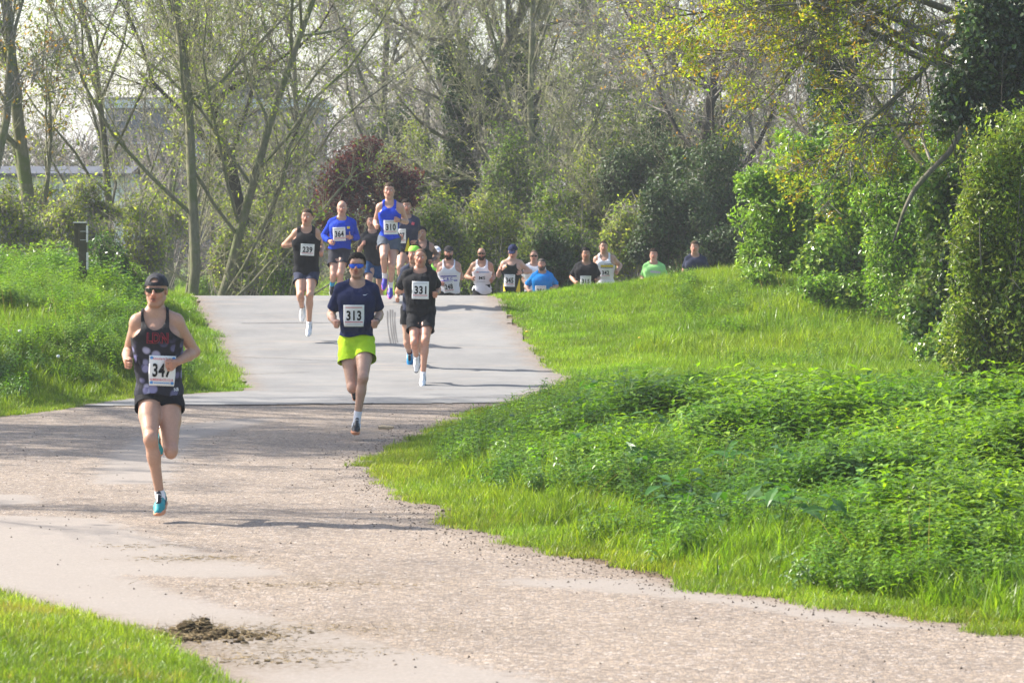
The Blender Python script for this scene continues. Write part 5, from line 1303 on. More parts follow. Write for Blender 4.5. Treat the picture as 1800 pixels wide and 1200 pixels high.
    def hand(Fd, wr, el, side, kind, Hd=None):
        df = unit(wr - el) if Hd is None else Hd
        # palm frame: knuckles turned outwards, thumb up and inwards
        upv = U2([0, 0, 1.]); pn = unit(np.cross(df, U2([side * .0 + 0, 0, 1.])) + 1e-6) ; pn = pn * (1 if pn[0] * side > 0 else -1)   # back of hand faces outwards
        wd = unit(np.cross(df, pn)); wd = wd if wd[2] > 0 else -wd          # thumb side up
        ps = .92 * k_
        pc0 = wr + df * .02; pc1 = wr + df * .075 * ps
        for t in (-.024, -.008, .008, .024):
            Fd.cone(pc0 + wd * t * .7, pc1 + wd * t * 1.15, .0150 * ps, .0145 * ps, .010)
        lens = (.74, .92, 1.0, .90)
        for t, l in zip((-.030, -.0105, .0095, .030), lens):
            k0 = pc1 + wd * t + df * (.006 * l)
            if kind == 'fist':
                k1 = k0 + (df * .022 - pn * .026) * l; k2 = k1 + (-df * .022 - pn * .016) * l; k3 = k2 + (-df * .018 + pn * .012) * l
            elif kind == 'point':
                k1 = k0 + (df * .036 - pn * .012) * l; k2 = k1 + (df * .016 - pn * .022) * l; k3 = k2 + (-df * .004 - pn * .018) * l
            else:
                k1 = k0 + (df * .034 - pn * .016) * l; k2 = k1 + (df * .010 - pn * .024) * l; k3 = k2 + (-df * .010 - pn * .016) * l
            Fd.cone(k0, k1, .0098 * ps, .0092 * ps, .003); Fd.cone(k1, k2, .0092 * ps, .0086 * ps, .003); Fd.cone(k2, k3, .0086 * ps, .0076 * ps, .003)
        t0 = wr + df * .03 + wd * .022; 
        if kind == 'thumb': t1 = t0 + wd * .032 + df * .018 - pn * .006; t2 = t1 + wd * .034 + df * .004
        else: t1 = t0 + df * .030 + wd * .016 - pn * .018; t2 = t1 + df * .022 - wd * .004 - pn * .018
        Fd.cone(t0, t1, .0135 * ps, .0110 * ps, .006); Fd.cone(t1, t2, .0110 * ps, .0092 * ps, .004)
    # ---------------- the body
    Fd = Field(lo, hi, h)
    torsoprims(Fd)
    legprims(Fd, ha, ka, aa); legprims(Fd, hb, kb, ab)
    for an, kn in ((aa, ka), (ab, kb)): Fd.cone(an, an + unit(an - kn) * .03, .030 * k_, .03 * k_, .01)
    armprims(Fd, sa, ea, wa, 0, 2); armprims(Fd, sb, eb, wb, 0, 2)
    hk = d.get('hands', ('fist', 'fist')); hand(Fd, wa, ea, -1, hk[0], d.get('hda')); hand(Fd, wb, eb, 1, hk[1], d.get('hdb'))
    nbase = Nk - Fw * .045
    Fd.cone(hp(0, -.022, -.045), nbase, .054 * hs * (.9 + .12 * bw), .062 * w, .022)
    Fd.cone(hp(.02, .01, -.085), Nk + Lx * .015 - Up * .012 - Fw * .01, .012, .010, .02); Fd.cone(hp(-.02, .01, -.085), Nk - Lx * .015 - Up * .012 - Fw * .01, .012, .010, .02)
    for g, q in ((-1, sa), (1, sb)): Fd.cone(Nk + Lx * g * .015 - Up * .018 - Fw * .012, q + Fw * .035 + Up * .012, .010, .011, .02)
    headprims(Fd)
    Fd.ell(hp(0, .060, .035), U2([.052, .022, .04]) * hs, RH, .02)                 # forehead
    Fd.cone(hp(-.036, .071, .027), hp(.036, .071, .027), .0105 * hs, .0105 * hs, .01)  # brow
    for g in (-1, 1):
        Fd.ell(hp(g * .031, .096, .008), U2([.017, .018, .0125]) * hs, RH, .008, sub=True)
        Fd.ell(hp(g * .040, .056, -.018), U2([.024, .026, .022]) * hs, RH, .015)
        Fd.ell(hp(g * .078, -.012, -.004), U2([.009, .019, .031]) * hs, RH, .006)
    Fd.cone(hp(0, .082, .012), hp(0, .101, -.024), .0085 * hs, .0125 * hs, .008)
    for g in (-1, 1): Fd.ell(hp(g * .0125, .091, -.028), U2([.009, .012, .008]) * hs, RH, .006)
    Fd.ell(hp(0, .074, -.052), U2([.034, .020, .022]) * hs, RH, .012)
    mo = d.get('mouth', .006)
    Fd.cone(hp(-.018, .091, -.048), hp(.018, .091, -.048), .0055 * hs, .0055 * hs, .004)
    Fd.cone(hp(-.015, .089, -.062 - mo), hp(.015, .089, -.062 - mo), .0065 * hs, .0065 * hs, .004)
    Fd.ell(hp(0, .098, -.055 - mo * .4), U2([.016, .014, .0028 + mo * .7]) * hs, RH, .003, sub=True)
    V, Fq = Fd.mesh()
    # skin colour: ruddier face, elbows, knees and hands; lips; stubble
    sk = U2(d.get('skin', (.42, .24, .17))) * 1.15
    C = np.tile(sk, (len(V), 1))
    q = (V - Hc) @ RH.T / hs
    inh = np.abs(q).max(1) < .16
    def tint(mask, col, a): 
        m_ = (np.clip(mask, 0, 1) * a)[:, None]; C[:] = C * (1 - m_) + (C * np.array(col)) * m_
    gs = lambda c, r: np.exp(-(((q - c) / r) ** 2).sum(1)) * inh
    tint(gs((0, .07, -.01), (.07, .05, .06)), (1.10, .86, .82), 1)
    tint(gs((0, .10, -.022), (.016, .02, .016)), (1.15, .78, .72), 1)
    tint(gs((0, .095, -.048), (.022, .02, .0055)) + gs((0, .095, -.063 - mo), (.020, .02, .007)), (.95, .52, .50), 1)
    tint(gs((0, .09, -.0555 - mo * .4), (.016, .03, .003 + mo * .8)), (.22, .10, .10), 1)
    for g in (-1, 1):
        tint(gs((g * .031, .082, .010), (.020, .03, .013)), (.72, .60, .58), .9)
        tint(gs((g * .031, .085, .030), (.020, .02, .006)), (.35, .30, .28), d.get('brow', .8))
        tint(gs((g * .010, .098, -.037), (.005, .02, .004)), (.4, .25, .25), .8)
    st = d.get('stubble', .25)
    if st: tint((sm(-q[:, 2], .025, .055) * sm(q[:, 1], -.02, .02) * (q[:, 2] > -.14) * inh) * (1 - gs((0, .095, -.055), (.022, .03, .013))), (.55, .50, .50), st)
    for c, r in ((ka, .055), (kb, .055), (ea, .05), (eb, .05)): tint(np.exp(-((V - c) ** 2).sum(1) / r ** 2), (1.06, .84, .80), .7)
    for wr, el in ((wa, ea), (wb, eb)): tint(np.exp(-((V - (wr + unit(wr - el) * .06)) ** 2).sum(1) / .07 ** 2), (1.08, .80, .76), .8)
    if d.get('tattoo'):
        dd = np.linalg.norm(V - (eb * .6 + wb * .4), axis=1); tint((dd < .2) * sm(fbm(V[:, 0] * 1, V[:, 2], 22, 3, 3) + .5, .45, .55), (.25, .27, .33), .85)
    if d.get('tattoo_a'):
        dd = np.linalg.norm(V - (ea * .55 + wa * .45), axis=1); tint(np.exp(-(dd / .035) ** 2) * sm(fbm(V[:, 0], V[:, 2], 40, 2, 3) + .5, .4, .5), (.25, .27, .33), .9)
    me = mesh_np('body', V - off, [Fq], True, {'col': np.clip(C, .004, .9)})
    link('body', me, root, M_SKIN)
    bvh_parts = []
    def shell(name, V, F, mat, parent=None, thick=.003, keepbvh=False, wr_=0.0, col=None):
        if len(F) == 0: return None
        if keepbvh: bvh_parts.append((V, F))
        o = link(name, mesh_np(name, V - off, [F], True), parent or root, mat)
        if thick:
            md = o.modifiers.new('thickness', 'SOLIDIFY'); md.thickness = thick; md.offset = -1
        return o
    def wrinkle(V, amp, seed=0):
        a = fbm(V[:, 0] * 1.3 + V[:, 2] * .8 + seed, V[:, 2] * 1.1 - V[:, 0] * .5 + V[:, 1], 9, 3, seed % 40) * 2
        b_ = fbm(V[:, 0] * .5 + V[:, 2] * 2.2, V[:, 1] * 2 + V[:, 0] * 2.0 + seed, 7, 2, seed % 31 + 2) * 2
        c = (Cc + Wc) / 2; out = V - c; out[:, 2] *= .1; out = unit(out)
        return V + out * (a * .6 + b_ * .6)[:, None] * amp
    seed = int(d['D'] * 7 + j['top'][0]) % 97
    qT = lambda V: (V - Nk) @ R.T
    # ---------------- shorts
    st_ = d.get('shorts')
    if st_:
        cut, matk, flare = st_
        hz = d.get('waist', .10)
        F2 = Field(np.minimum.reduce([ha, hb, ka, kb, Pc]) - .26, np.maximum.reduce([ha, hb, ka, kb, Pc]) + .26, h * 1.1)
        F2.ell(Pc, U2([.150 * w, .108 * w, .12 * k_]) + .010, Rp, .03); F2.ell((ha + hb) / 2 - Up * .080 * k_, U2([.062, .092, .095]) * k_, Rp, .03); F2.ell(Wc, U2([.130 * w, .094 * w, .15 * k_]) + .010, R, .03)
        for hp_, kn in ((ha, ka), (hb, kb)):
            dt = unit(kn - hp_); m_ = (.9 + .1 * bw) * k_
            sg_ = -1 if hp_ is ha else 1; ow = lx2 * sg_ * .012
            F2.cone(hp_ + U2([0, .01, .02]) + ow, hp_ + dt * .16 + ow, .084 * m_ + .006, .078 * m_ + .006 + flare * .25, .010)
            F2.cone(hp_ + dt * .12 + ow, hp_ + dt * (LT * cut + .05) + ow * (1 + flare * 20), .077 * m_ + .007 + flare * .2, (.079 - .029 * cut) * m_ + .007 + flare * .5, .006)
        mh = (ha + hb) / 2; dm = unit((ka + kb) / 2 - mh); F2.cone(mh, mh + dm * LT * cut * .82, .080 * k_, .052 * k_, .02)
        V, F = F2.mesh(); V = wrinkle(V, .014, seed + 3)
        ga = (LT * cut - (V - ha) @ unit(ka - ha)); gb = (LT * cut - (V - hb) @ unit(kb - hb))
        def segd(V, a, b_):
            e = b_ - a; t = np.clip((V - a) @ e / (e @ e), 0, 1); return np.linalg.norm(V - a - t[:, None] * e, axis=1)
        g = np.where(segd(V, ha, ka) < segd(V, hb, kb), ga, gb)
        g = np.minimum(g, hz - (V - Pc) @ Up)
        V, F = clip_mesh(V, F, g)
        so = shell('shorts', V, F, CL[matk], keepbvh=True)
    # ---------------- top
    kind, matk, hem = d['top']
    mat = CL[matk]
    if True:
        inf = d.get('loose', .012)
        F3 = Field(np.minimum.reduce([sa, sb, Pc]) - .30, np.maximum.reduce([sa, sb, Nk]) + .20, h * 1.1)
        torsoprims(F3, inf * .8, cl=(kind != 'vest' or d.get('build', 1) > 1.04))
        for q_, el in ((sa, ea), (sb, eb)):
            F3.ell(q_ + unit(el - q_) * .0, U2([.05, .05, .055]) * w + inf * .3, None, .025)
            if kind != 'vest': F3.cone(q_, q_ + unit(el - q_) * .10, .052 * w + inf * .3, .046 * w + inf * .2, .03)
        F3.cone(Wc + Up * .02, Pc - Up * .02, .092 * w + inf, .108 * w + inf, .03)
        F3.ell(Pc - Up * .02 , U2([.150 * w, .112 * w, .13 * k_]) + inf * .9, Rp, .03)
        V, F = F3.mesh(); V = wrinkle(V, .008 if kind == 'vest' else .011, seed)
        q3 = qT(V); x, f, z = q3[:, 0], q3[:, 1], q3[:, 2]
        front = f > -.045
        if kind == 'vest':
            sw = d.get('strap', .105) * w
            ww = sw + .10 * w * sm(-z, .06, .20) ** 1.5
            g = np.where(z > -.21 * k_, ww - np.abs(x), .2)
            nw, nd = d.get('scoop', (.070, .085))
            gn = np.sqrt((x / (nw * w)) ** 2 + (np.minimum(z + .0, 0) / np.where(front, nd, .035)) ** 2) - 1
            g = np.minimum(g, gn * nw)
        else:
            nw, nd = d.get('scoop', (.075, .028))
            gn = np.sqrt((x / (nw * w)) ** 2 + (np.minimum(z - .01, 0) / np.where(front, nd, .02)) ** 2) - 1
            g = gn * nw
            # leave the arms to the sleeves
        hemz = -(Nk - P(j['neck'][0], hem, D))[2]
        hd = (V - Nk)[:, 2] - hemz + .012 * np.sin(x * 22 + seed)
        g = np.minimum(g, hd)
        V, F = clip_mesh(V, F, g)
        shirt = shell(d.get('topname', {'vest': 'vest', 'tee': 'tee_shirt', 'long': 'sweatshirt'}[kind]), V, F, mat, keepbvh=True)
        if kind != 'vest':
            for q_, el, wr in ((sa, ea, wa), (sb, eb, wb)):
                F4 = Field(np.minimum.reduce([q_, el, wr]) - .14, np.maximum.reduce([q_, el, wr]) + .14, h)
                if kind == 'tee':
                    dl = unit(el - q_); F4.ell(q_ + dl * .01, U2([.055, .055, .058]) * w + inf * .25, None, .02)
                    F4.cone(q_ + dl * .01, q_ + dl * .22, .050 * w + inf * .4, .054 * w + inf * .9, .02)
                    V, F = F4.mesh(); V = wrinkle(V, .004, seed + 7); g = LU * d.get('sleeve', .62) - (V - q_) @ dl
                    V, F = clip_mesh(V, F, g)
                else:
                    armprims(F4, q_, el, wr, inf * .8, 2); V, F = F4.mesh(); V = wrinkle(V, .006, seed + 7); df = unit(wr - el)
                    g = np.where(np.linalg.norm(V - el, axis=1) < .4, LF * .96 - (V - el) @ df, 1); g = np.where(np.linalg.norm(V - q_, axis=1) < .10, .1, g)
                    V, F = clip_mesh(V, F, g)
                shell('sleeve', V, F, CL[d.get('sleevemat', matk)], parent=shirt)
    # ---------------- socks and shoes
    for sd_, (an, kn) in enumerate(((aa, ka), (ab, kb))):
        ds = unit(an - kn); fd = d.get('fa' if sd_ == 0 else 'fb')
        planted = fd is None
        if fd is None:
            bent = ds[1] > .45
            fd = (0, -.15, -1) if bent else (0, -.97, -.22)
            if 'ka' not in j: fd = (0, -.2, -1) if bent else (0, -.98, -.15)
        fy = unit(U2(fd, float) if not isinstance(fd, np.ndarray) else fd); fx = unit(np.cross(fy, -ds)); 
        fx = unit(fx) if np.linalg.norm(np.cross(fy, ds)) > .2 else U2([1, 0, 0.])
        if fx[0] < 0: fx = -fx
        fz = np.cross(fx, fy); fz = fz if fz @ (-ds) > 0 else -fz
        RF = np.stack([fx, fy, fz]); fp = lambda x, y, z: an + (fx * x + fy * y + fz * z) * k_
        if d.get('sock') is not False:
            sk_ = d.get('sock', ('white', .06)); hgt = sk_[1]
            F5 = Field(an - .16, an + .16 + 0, h * .8) if hgt < .12 else Field(np.minimum(an, kn) - .12, np.maximum(an, kn) + .12, h * .9)
            F5.cone(kn + ds * .12, an, .0455 * k_ + .004, .034 * k_, .02); F5.cone(an, an + ds * .035, .034 * k_, .036 * k_, .01)
            V, F = F5.mesh(); g = hgt + (V - an) @ ds; V, F = clip_mesh(V, F, g); shell('sock', V, F, CL[sk_[0]], thick=0)
        hs_ = max(.0062, h * .88)
        F6 = Field(an - .26, an + .26, hs_)
        F6.cone(fp(0, -.035, -.035), fp(0, -.028, .000), .034, .036, .012)
        F6.cone(fp(0, -.035, -.045), fp(0, .10, -.050), .033, .037, .02)
        F6.cone(fp(0, .09, -.052), fp(-.004, .165, -.060), .037, .026, .02)
        F6.cone(fp(0, .02, -.018), fp(0, .10, -.040), .028, .026, .02)
        F6.ell(fp(0, -.02, .055), (.030, .034, .05), RF, .006, sub=True)
        V, F = F6.mesh(); g = (V - fp(0, 0, -.068)) @ fz; V, F = clip_mesh(V, F, g)
        shc, soc = d.get('shoe', ('black', 'white'))
        so_ = shell('shoe', V, F, SHOE[shc], thick=0)
        F7 = Field(an - .26, an + .26, hs_)
        F7.cone(fp(0, -.045, -.082), fp(0, .04, -.082), .036, .036, .02); F7.cone(fp(0, .04, -.082), fp(0, .11, -.080), .036, .041, .02); F7.cone(fp(0, .11, -.080), fp(-.004, .172, -.070), .041, .028, .02)
        V, F = F7.mesh(); zz = (V - fp(0, 0, -.078)) @ fz; V = V - fz * (zz * .45)[:, None] * 1.0; yy = (V - an) @ fy
        V = V + fz * (np.clip(yy - .12, 0, 1) ** 2 * 2.0)[:, None]
        shell('sole', V, F, SOLE[soc], parent=so_, thick=0)
        if d['D'] < 50:
            F10 = Field(fp(0, .02, 0) - .14, fp(0, .02, 0) + .14, hs_); F10.cone(fp(0, .045, .012), fp(0, .10, -.020), .020, .022, .01); F10.ell(fp(0, .032, .030), (.020, .012, .022), RF, .01)
            V, F = F10.mesh(); shell('tongue', V, F, M_FRAME if shc != 'white' else M_WHITEP, parent=so_, thick=0)
            cr = np.random.RandomState(2); A_ = []; B_ = []
            for i in range(5):
                y_ = .045 + i * .013; z_ = .030 - i * .0125 
                A_.append(fp(-.022, y_, z_ - .006)); B_.append(fp(0, y_ + .004, z_ + .003)); A_.append(fp(0, y_ + .004, z_ + .003)); B_.append(fp(.022, y_, z_ - .006))
            V, F = tubes(np.array(A_), np.array(B_), np.full(10, .0028), np.full(10, .0028), 5, cr); link('laces', mesh_np('laces', V - off, [F]), so_, M_WHITEP if shc != 'white' else M_GREYP)
            for sgx in (-1, 1):
                A_ = np.array([fp(sgx * .034, -.02, -.02), fp(sgx * .0365, .02, -.05)]); B_ = np.array([fp(sgx * .0375, .035, -.055), fp(sgx * .036, .09, -.045)])
                V, F = tubes(A_, B_, np.full(2, .007), np.full(2, .005), 6, cr); link('side_stripe', mesh_np('side_stripe', V - off, [F]), so_, M_FRAME if shc in ('teal', 'white') else M_WHITEP)
    # ---------------- hair, hats, glasses
    def headshell(name, inf, gfun, mat, cran=False, thick=.002, lumpy=0.0, full=None):
        F8 = Field(Hc - .2, Hc + .2, max(.0055, h * .72))
        headprims(F8, inf, cran)
        if full: full(F8)
        V, F = F8.mesh(); q = (V - Hc) @ RH.T / hs
        if lumpy: V = V + unit(V - Hc) * (fbm(q[:, 0] * 1 + seed, q[:, 1] + q[:, 2], 45, 3, seed % 20) * lumpy)[:, None]; q = (V - Hc) @ RH.T / hs
        V, F = clip_mesh(V, F, gfun(q)); return shell(name, V, F, mat, thick=thick)
    hr = d.get('hair')
    def hairline(q, f0=.070, f1=.02):
        yb = q[:, 1]; return q[:, 2] - np.interp(yb, [-.10, -.04, -.01, .012, .030, .055, .09], [-.055, -.03, -.005, .020, .052, f0 + .004, f0 + .010]) + .004 * np.sin(q[:, 0] * 160)
    if hr:
        hm, hinf, hl = hr
        headshell('hair', hinf, lambda q: hairline(q, hl), M_HAIR[hm], True, lumpy=.006 if hinf > .005 else .001)
    bd = d.get('beard')
    if bd:
        def gb_(q):
            low = np.minimum(-.034 + .35 * np.clip(.075 - q[:, 1], 0, 1) * .6 - q[:, 2], q[:, 2] + .128)
            m_ = ((q[:, 0] / .024) ** 2 + ((q[:, 2] + .056) / .013) ** 2 - 1) * .01
            m_ = np.where(q[:, 1] > .05, m_, .1)
            return np.minimum(np.minimum(low, q[:, 1] + .005), m_)
        def ex(F_): F_.ell(hp(0, .074, -.052), U2([.034, .020, .022]) * hs + .003, RH, .012)
        headshell('beard', .0035, gb_, M_HAIR[bd], full=ex, thick=0)
    cp = d.get('cap')
    if cp:
        ck, cm, brim = cp
        def capfull(F_): F_.ell(hp(0, -.02, .045), U2([.080, .100, .088]) * hs, RH, .02)
        if ck == 'back':
            def gc(q):
                g = q[:, 2] - .040 + .25 * np.clip(-q[:, 1] - .0, 0, 1) * .35
                hole = ((q[:, 0] / .030) ** 2 + ((q[:, 2] - .080) / .021) ** 2 - 1) * .02; hole = np.maximum(hole, .068 - q[:, 2])
                return np.where(q[:, 1] > 0, np.minimum(g, hole), g)
            co_ = headshell('cap', .010, gc, cm, True, .004, full=capfull)
            F9 = Field(Hc - .25, Hc + .25, .007); F9.ell(hp(0, -.125, -.005), U2([.068, .062, .008]) * hs, np.stack([RH[0], unit(RH[1] - RH[2] * -.55), unit(RH[2] + RH[1] * -.55)]), .005)
            V, F = F9.mesh(); shell('brim', V, F, brim, parent=co_, thick=0)
        elif ck == 'front':
            co_ = headshell('cap', .010, lambda q: q[:, 2] - .042 - .10 * np.clip(q[:, 1], -.1, .1) * .4, cm, True, .004, full=capfull)
            F9 = Field(Hc - .25, Hc + .25, .008); F9.ell(hp(0, .105, .040), U2([.068, .065, .009]) * hs, np.stack([RH[0], unit(RH[1] - RH[2] * .25), unit(RH[2] + RH[1] * .25)]), .005)
            V, F = F9.mesh(); shell('brim', V, F, brim, parent=co_, thick=0)
        elif ck == 'band':
            headshell('headband', .012, lambda q: np.minimum(q[:, 2] - .045, .115 - q[:, 2]), cm, True, .003)
            headshell('hair', .020, lambda q: np.minimum(.01 - q[:, 1], q[:, 2] + .10), M_HAIR['ginger'], False, lumpy=.01)
    gl = d.get('glasses')
    if gl:
        lm, half, z0, z1 = gl
        n_ = 33; th = np.linspace(-1.15, 1.15, n_); rows = 7; V = []
        for r_i in range(rows):
            v = r_i / (rows - 1)
            for t in th:
                ax = abs(t) / 1.15
                up_ = z1 - .006 * ax ** 2; dn = z0 + (.026 * (1 - (ax / .15) ** 2) if ax < .15 else 0) + .020 * (max(0, ax - .45) / .55) ** 1.5
                z = dn + (up_ - dn) * v
                V.append(hp(.078 * math.sin(t) * half, .012 + .088 * math.cos(t) ** .8 if math.cos(t) > 0 else .012, z))
        V = np.array(V); i, jj = np.meshgrid(np.arange(n_ - 1), np.arange(rows - 1)); a = (jj * n_ + i).ravel(); F = np.stack([a, a + 1, a + n_ + 1, a + n_], 1)
        fr = link('sunglasses', mesh_np('sunglasses', *(lambda r: (r[0] - off, r[1]))(merge([tubes(np.array([hp(g * .076, .030, .016)]), np.array([hp(g * .082, -.02, .006)]), np.array([.0035]), np.array([.003]), 5, np.random.RandomState(1)) for g in (-1, 1)] +
             [tubes(V[(rows - 1) * n_:(rows - 1) * n_ + n_ - 1] + 0, V[(rows - 1) * n_ + 1:rows * n_], np.full(n_ - 1, .0028), np.full(n_ - 1, .0028), 5, np.random.RandomState(1))])[:2])), root, M_FRAME)
        lo_ = link('lens', mesh_np('lens', V - off, [F]), fr, lm); md = lo_.modifiers.new('thickness', 'SOLIDIFY'); md.thickness = .003
    elif d.get('eyes', True):
        for g in (-1, 1):
            V, F = lump((0, 0, 0), (1, 1, 1), np.random.RandomState(3), 8) if False else (None, None)
            T_ = np.linspace(0, np.pi, 9); Ph = np.linspace(0, 2 * np.pi, 14, endpoint=False); TT, PP = np.meshgrid(T_, Ph, indexing='ij')
            dd = np.stack([np.sin(TT) * np.cos(PP), np.cos(TT), np.sin(TT) * np.sin(PP)], -1).reshape(-1, 3)
            c = hp(g * .031, .072, .009); V = c + (dd * .0125 * hs) @ RH
            i, jj = np.meshgrid(np.arange(8), np.arange(14), indexing='ij'); a = (i * 14 + jj).ravel(); b2 = (i * 14 + (jj + 1) % 14).ravel(); F = np.stack([a, a + 14, b2 + 14, b2], 1)
            eo = link('eye', mesh_np('eye', V - off, [F]), root, M_EYE)
            V2 = c + (RH[1] * .0028) * hs + (dd * .0105 * hs * np.array([.62, 1, .62])) @ RH
            link('iris', mesh_np('iris', V2 - off, [F]), eo, M_IRIS)
    # ---------------- prints and race bib, laid over the cloth
    Vb = np.concatenate([v for v, f in bvh_parts]); Fb = []; o_ = 0
    for v, f in bvh_parts: Fb.append((f if f.shape[1] == 3 else np.concatenate([f[:, [0, 1, 2]], f[:, [0, 2, 3]]])) + o_); o_ += len(v)
    bvh = BVHTree.FromPolygons(Vb.tolist(), np.concatenate(Fb).tolist())
    def depth(px, py):
        o = P(px, py, D - .6); dv = unit(o - U2([0, 0, CAMH])); hit = bvh.ray_cast(Vector(o), Vector(dv), 1.2); return hit[0][1] if hit[0] is not None else None
    def drape(cx, cy, w_, h_, rot, V2, lift, stiff=True):
        """V2: n x 2 in units of the print's half sizes"""
        c, s2 = math.cos(rot), math.sin(rot)
        def tp(u, v): X_ = u * w_ / 2; Y_ = -v * h_ / 2; return cx + X_ * c - Y_ * s2, cy + X_ * s2 + Y_ * c
        S_ = []; 
        for u in np.linspace(-1, 1, 9):
            for v in np.linspace(-1, 1, 9):
                dp = depth(*tp(u, v)); 
                if dp is not None: S_.append((u, v, dp))
        if len(S_) < 12: return None
        S_ = np.array(S_); A = np.c_[np.ones(len(S_)), S_[:, 0], S_[:, 1], S_[:, 0] ** 2, S_[:, 1] ** 2]
        co_, *_r = np.linalg.lstsq(A, S_[:, 2], rcond=None); res = S_[:, 2] - A @ co_; co_[0] += np.quantile(res, .06) - .002
        u, v = V2[:, 0], V2[:, 1]; dep = np.c_[np.ones(len(u)), u, v, u ** 2, v ** 2] @ co_ + .0035 * np.sin(u * 2.6 + v * 1.7 + seed) * np.cos(v * 2.2 - u + seed) - .004 * np.clip(np.abs(u * v) - .55, 0, 1)
        pxs, pys = tp(u, v); return P(pxs, pys, dep - lift)
    def panel(w_n=9, h_n=9):
        U_, V_ = np.meshgrid(np.linspace(-1, 1, w_n), np.linspace(-1, 1, h_n)); a = (np.arange(h_n - 1)[:, None] * w_n + np.arange(w_n - 1)[None]).ravel()
        return np.c_[U_.ravel(), V_.ravel()], np.stack([a, a + 1, a + w_n + 1, a + w_n], 1)
    def flat(name, cx, cy, w_, h_, rot, V2, F, mat, lift, parent, thick=0):
        W = drape(cx, cy, w_, h_, rot, V2, lift)
        if W is None: return None
        o = link(name, mesh_np(name, W - off, [F]), parent, mat)
        if thick: md = o.modifiers.new('thickness', 'SOLIDIFY'); md.thickness = thick; md.offset = 0
        return o
    bib = d.get('bib')
    if bib:
        num, cx, cy, bwid, bhei, rot = bib[:6]
        V2, F2_ = panel(19, 19)
        V2b = V2.copy(); V2b[:, 0] *= 1 - .10 * np.clip(-V2[:, 1] - .3, 0, 1) * (1 if num in ('313', '347') else 0)
        bo = flat('race_bib', cx, cy, bwid, bhei, rot, V2b, F2_, M_BIB, .004, shirt, .0015)
        if bo:
            def onbib(name, V_, F_, mat, lift=.0105): return flat(name, cx, cy, bwid, bhei, rot, V_, F_, mat, lift, bo)
            TV, TF = text_shape(num, .032)
            fh = bib[6] if len(bib) > 6 else .46; asp = (TV[:, 0].max() - TV[:, 0].min()); fw = .72
            tv = np.c_[TV[:, 0] / asp * fw * 2 * (.86 if len(num) < 3 else 1), TV[:, 1] * fh * 2 * 1.0 + (.02)]
            onbib('number', tv, TF, M_INK)
            def bar(u0, u1, v0, v1, mat, nm='print_line'):
                V_, F_ = panel(7, 2); V_ = np.c_[u0 + (V_[:, 0] + 1) / 2 * (u1 - u0), v0 + (V_[:, 1] + 1) / 2 * (v1 - v0)]; onbib(nm, V_, F_, mat)
            if num == '347':
                TV, TF = text_shape('Adventure Series', .01); asp = np.ptp(TV[:, 0]); onbib('header_lettering', np.c_[TV[:, 0] / asp * 1.45, TV[:, 1] * .16 + .80], TF, M_REDP)
                TV, TF = text_shape('NUMBERS4RACES.CO.UK', .015); asp = np.ptp(TV[:, 0]); onbib('footer_lettering', np.c_[TV[:, 0] / asp * 1.75, TV[:, 1] * .15 - .60], TF, M_REDP)
                bar(-.6, .6, -.84, -.78, M_BLUEP)
                for (u, v) in ((-.82, .84), (.84, .84), (-.78, -.80), (.78, -.80)):
                    a = np.linspace(0, 2 * np.pi, 14, endpoint=False); V_ = np.r_[[[u, v]], np.c_[u + .13 * np.cos(a), v + .10 * np.sin(a)]]; F_ = np.array([(0, 1 + i, 1 + (i + 1) % 14) for i in range(14)]); onbib('corner_mark', V_, F_, M_BLUEP)
            else:
                bar(-.8, .8, .74, .80, M_REDP if num in ('313',) else M_GREYP)
                bar(-.86, .86, -.62, -.55, M_REDP); bar(-.7, .7, -.80, -.76, M_GREYP)
    for pr in d.get('prints', []):
        nm, kind2, cx, cy, w_, h_, rot, mt = pr
        if kind2 == 'bar':
            V_, F_ = panel(11, 3); flat(nm, cx, cy, w_, h_, rot, V_, F_, mt, .0035, shirt)
        elif kind2 == 'swoosh':
            t = np.linspace(0, 1, 14); ux = -1 + 2 * t; lo2 = -1.0 + 1.9 * t ** 1.6 - .0; lo2 = np.where(t < .25, .3 - 5.2 * t, lo2 - .1 + 0); lo2 = -.85 * np.sin(np.clip(t * 3.0, 0, np.pi / 2)) + 1.75 * t ** 1.7; up2 = lo2 + .75 * np.sin(np.pi * np.clip(t, 0, 1)) ** .8 * (1 - t) + .02
            V_ = np.r_[np.c_[ux, lo2], np.c_[ux, up2]]; F_ = np.array([(i, i + 1, i + 15, i + 14) for i in range(13)]); flat(nm, cx, cy, w_, h_, rot, V_, F_, mt, .004, shirt if cy < hem else so)
        elif kind2 == 'panel_side':
            V_, F_ = panel(5, 7); V_[:, 0] *= .55 + .45 * (-V_[:, 1]); flat(nm, cx, cy, w_, h_, rot, V_, F_, mt, .0035, shirt)
        elif nm == 'chest_lettering':
            for lf, bo_, mt_ in ((.004, .05, mt), (.0062, .0, M_INK)):
                TV, TF = text_shape(kind2, bo_); asp = np.ptp(TV[:, 0]); sc2 = 1 if lf < .005 else .93
                flat(nm, cx, cy, w_, h_, rot, np.c_[TV[:, 0] / asp * 2 * sc2, TV[:, 1] * 2 * sc2], TF, mt_, lf, shirt)
        else:
            TV, TF = text_shape(kind2, .02); asp = np.ptp(TV[:, 0]); flat(nm, cx, cy, w_, h_, rot, np.c_[TV[:, 0] / asp * 2, TV[:, 1] * 2], TF, mt, .004, shirt)
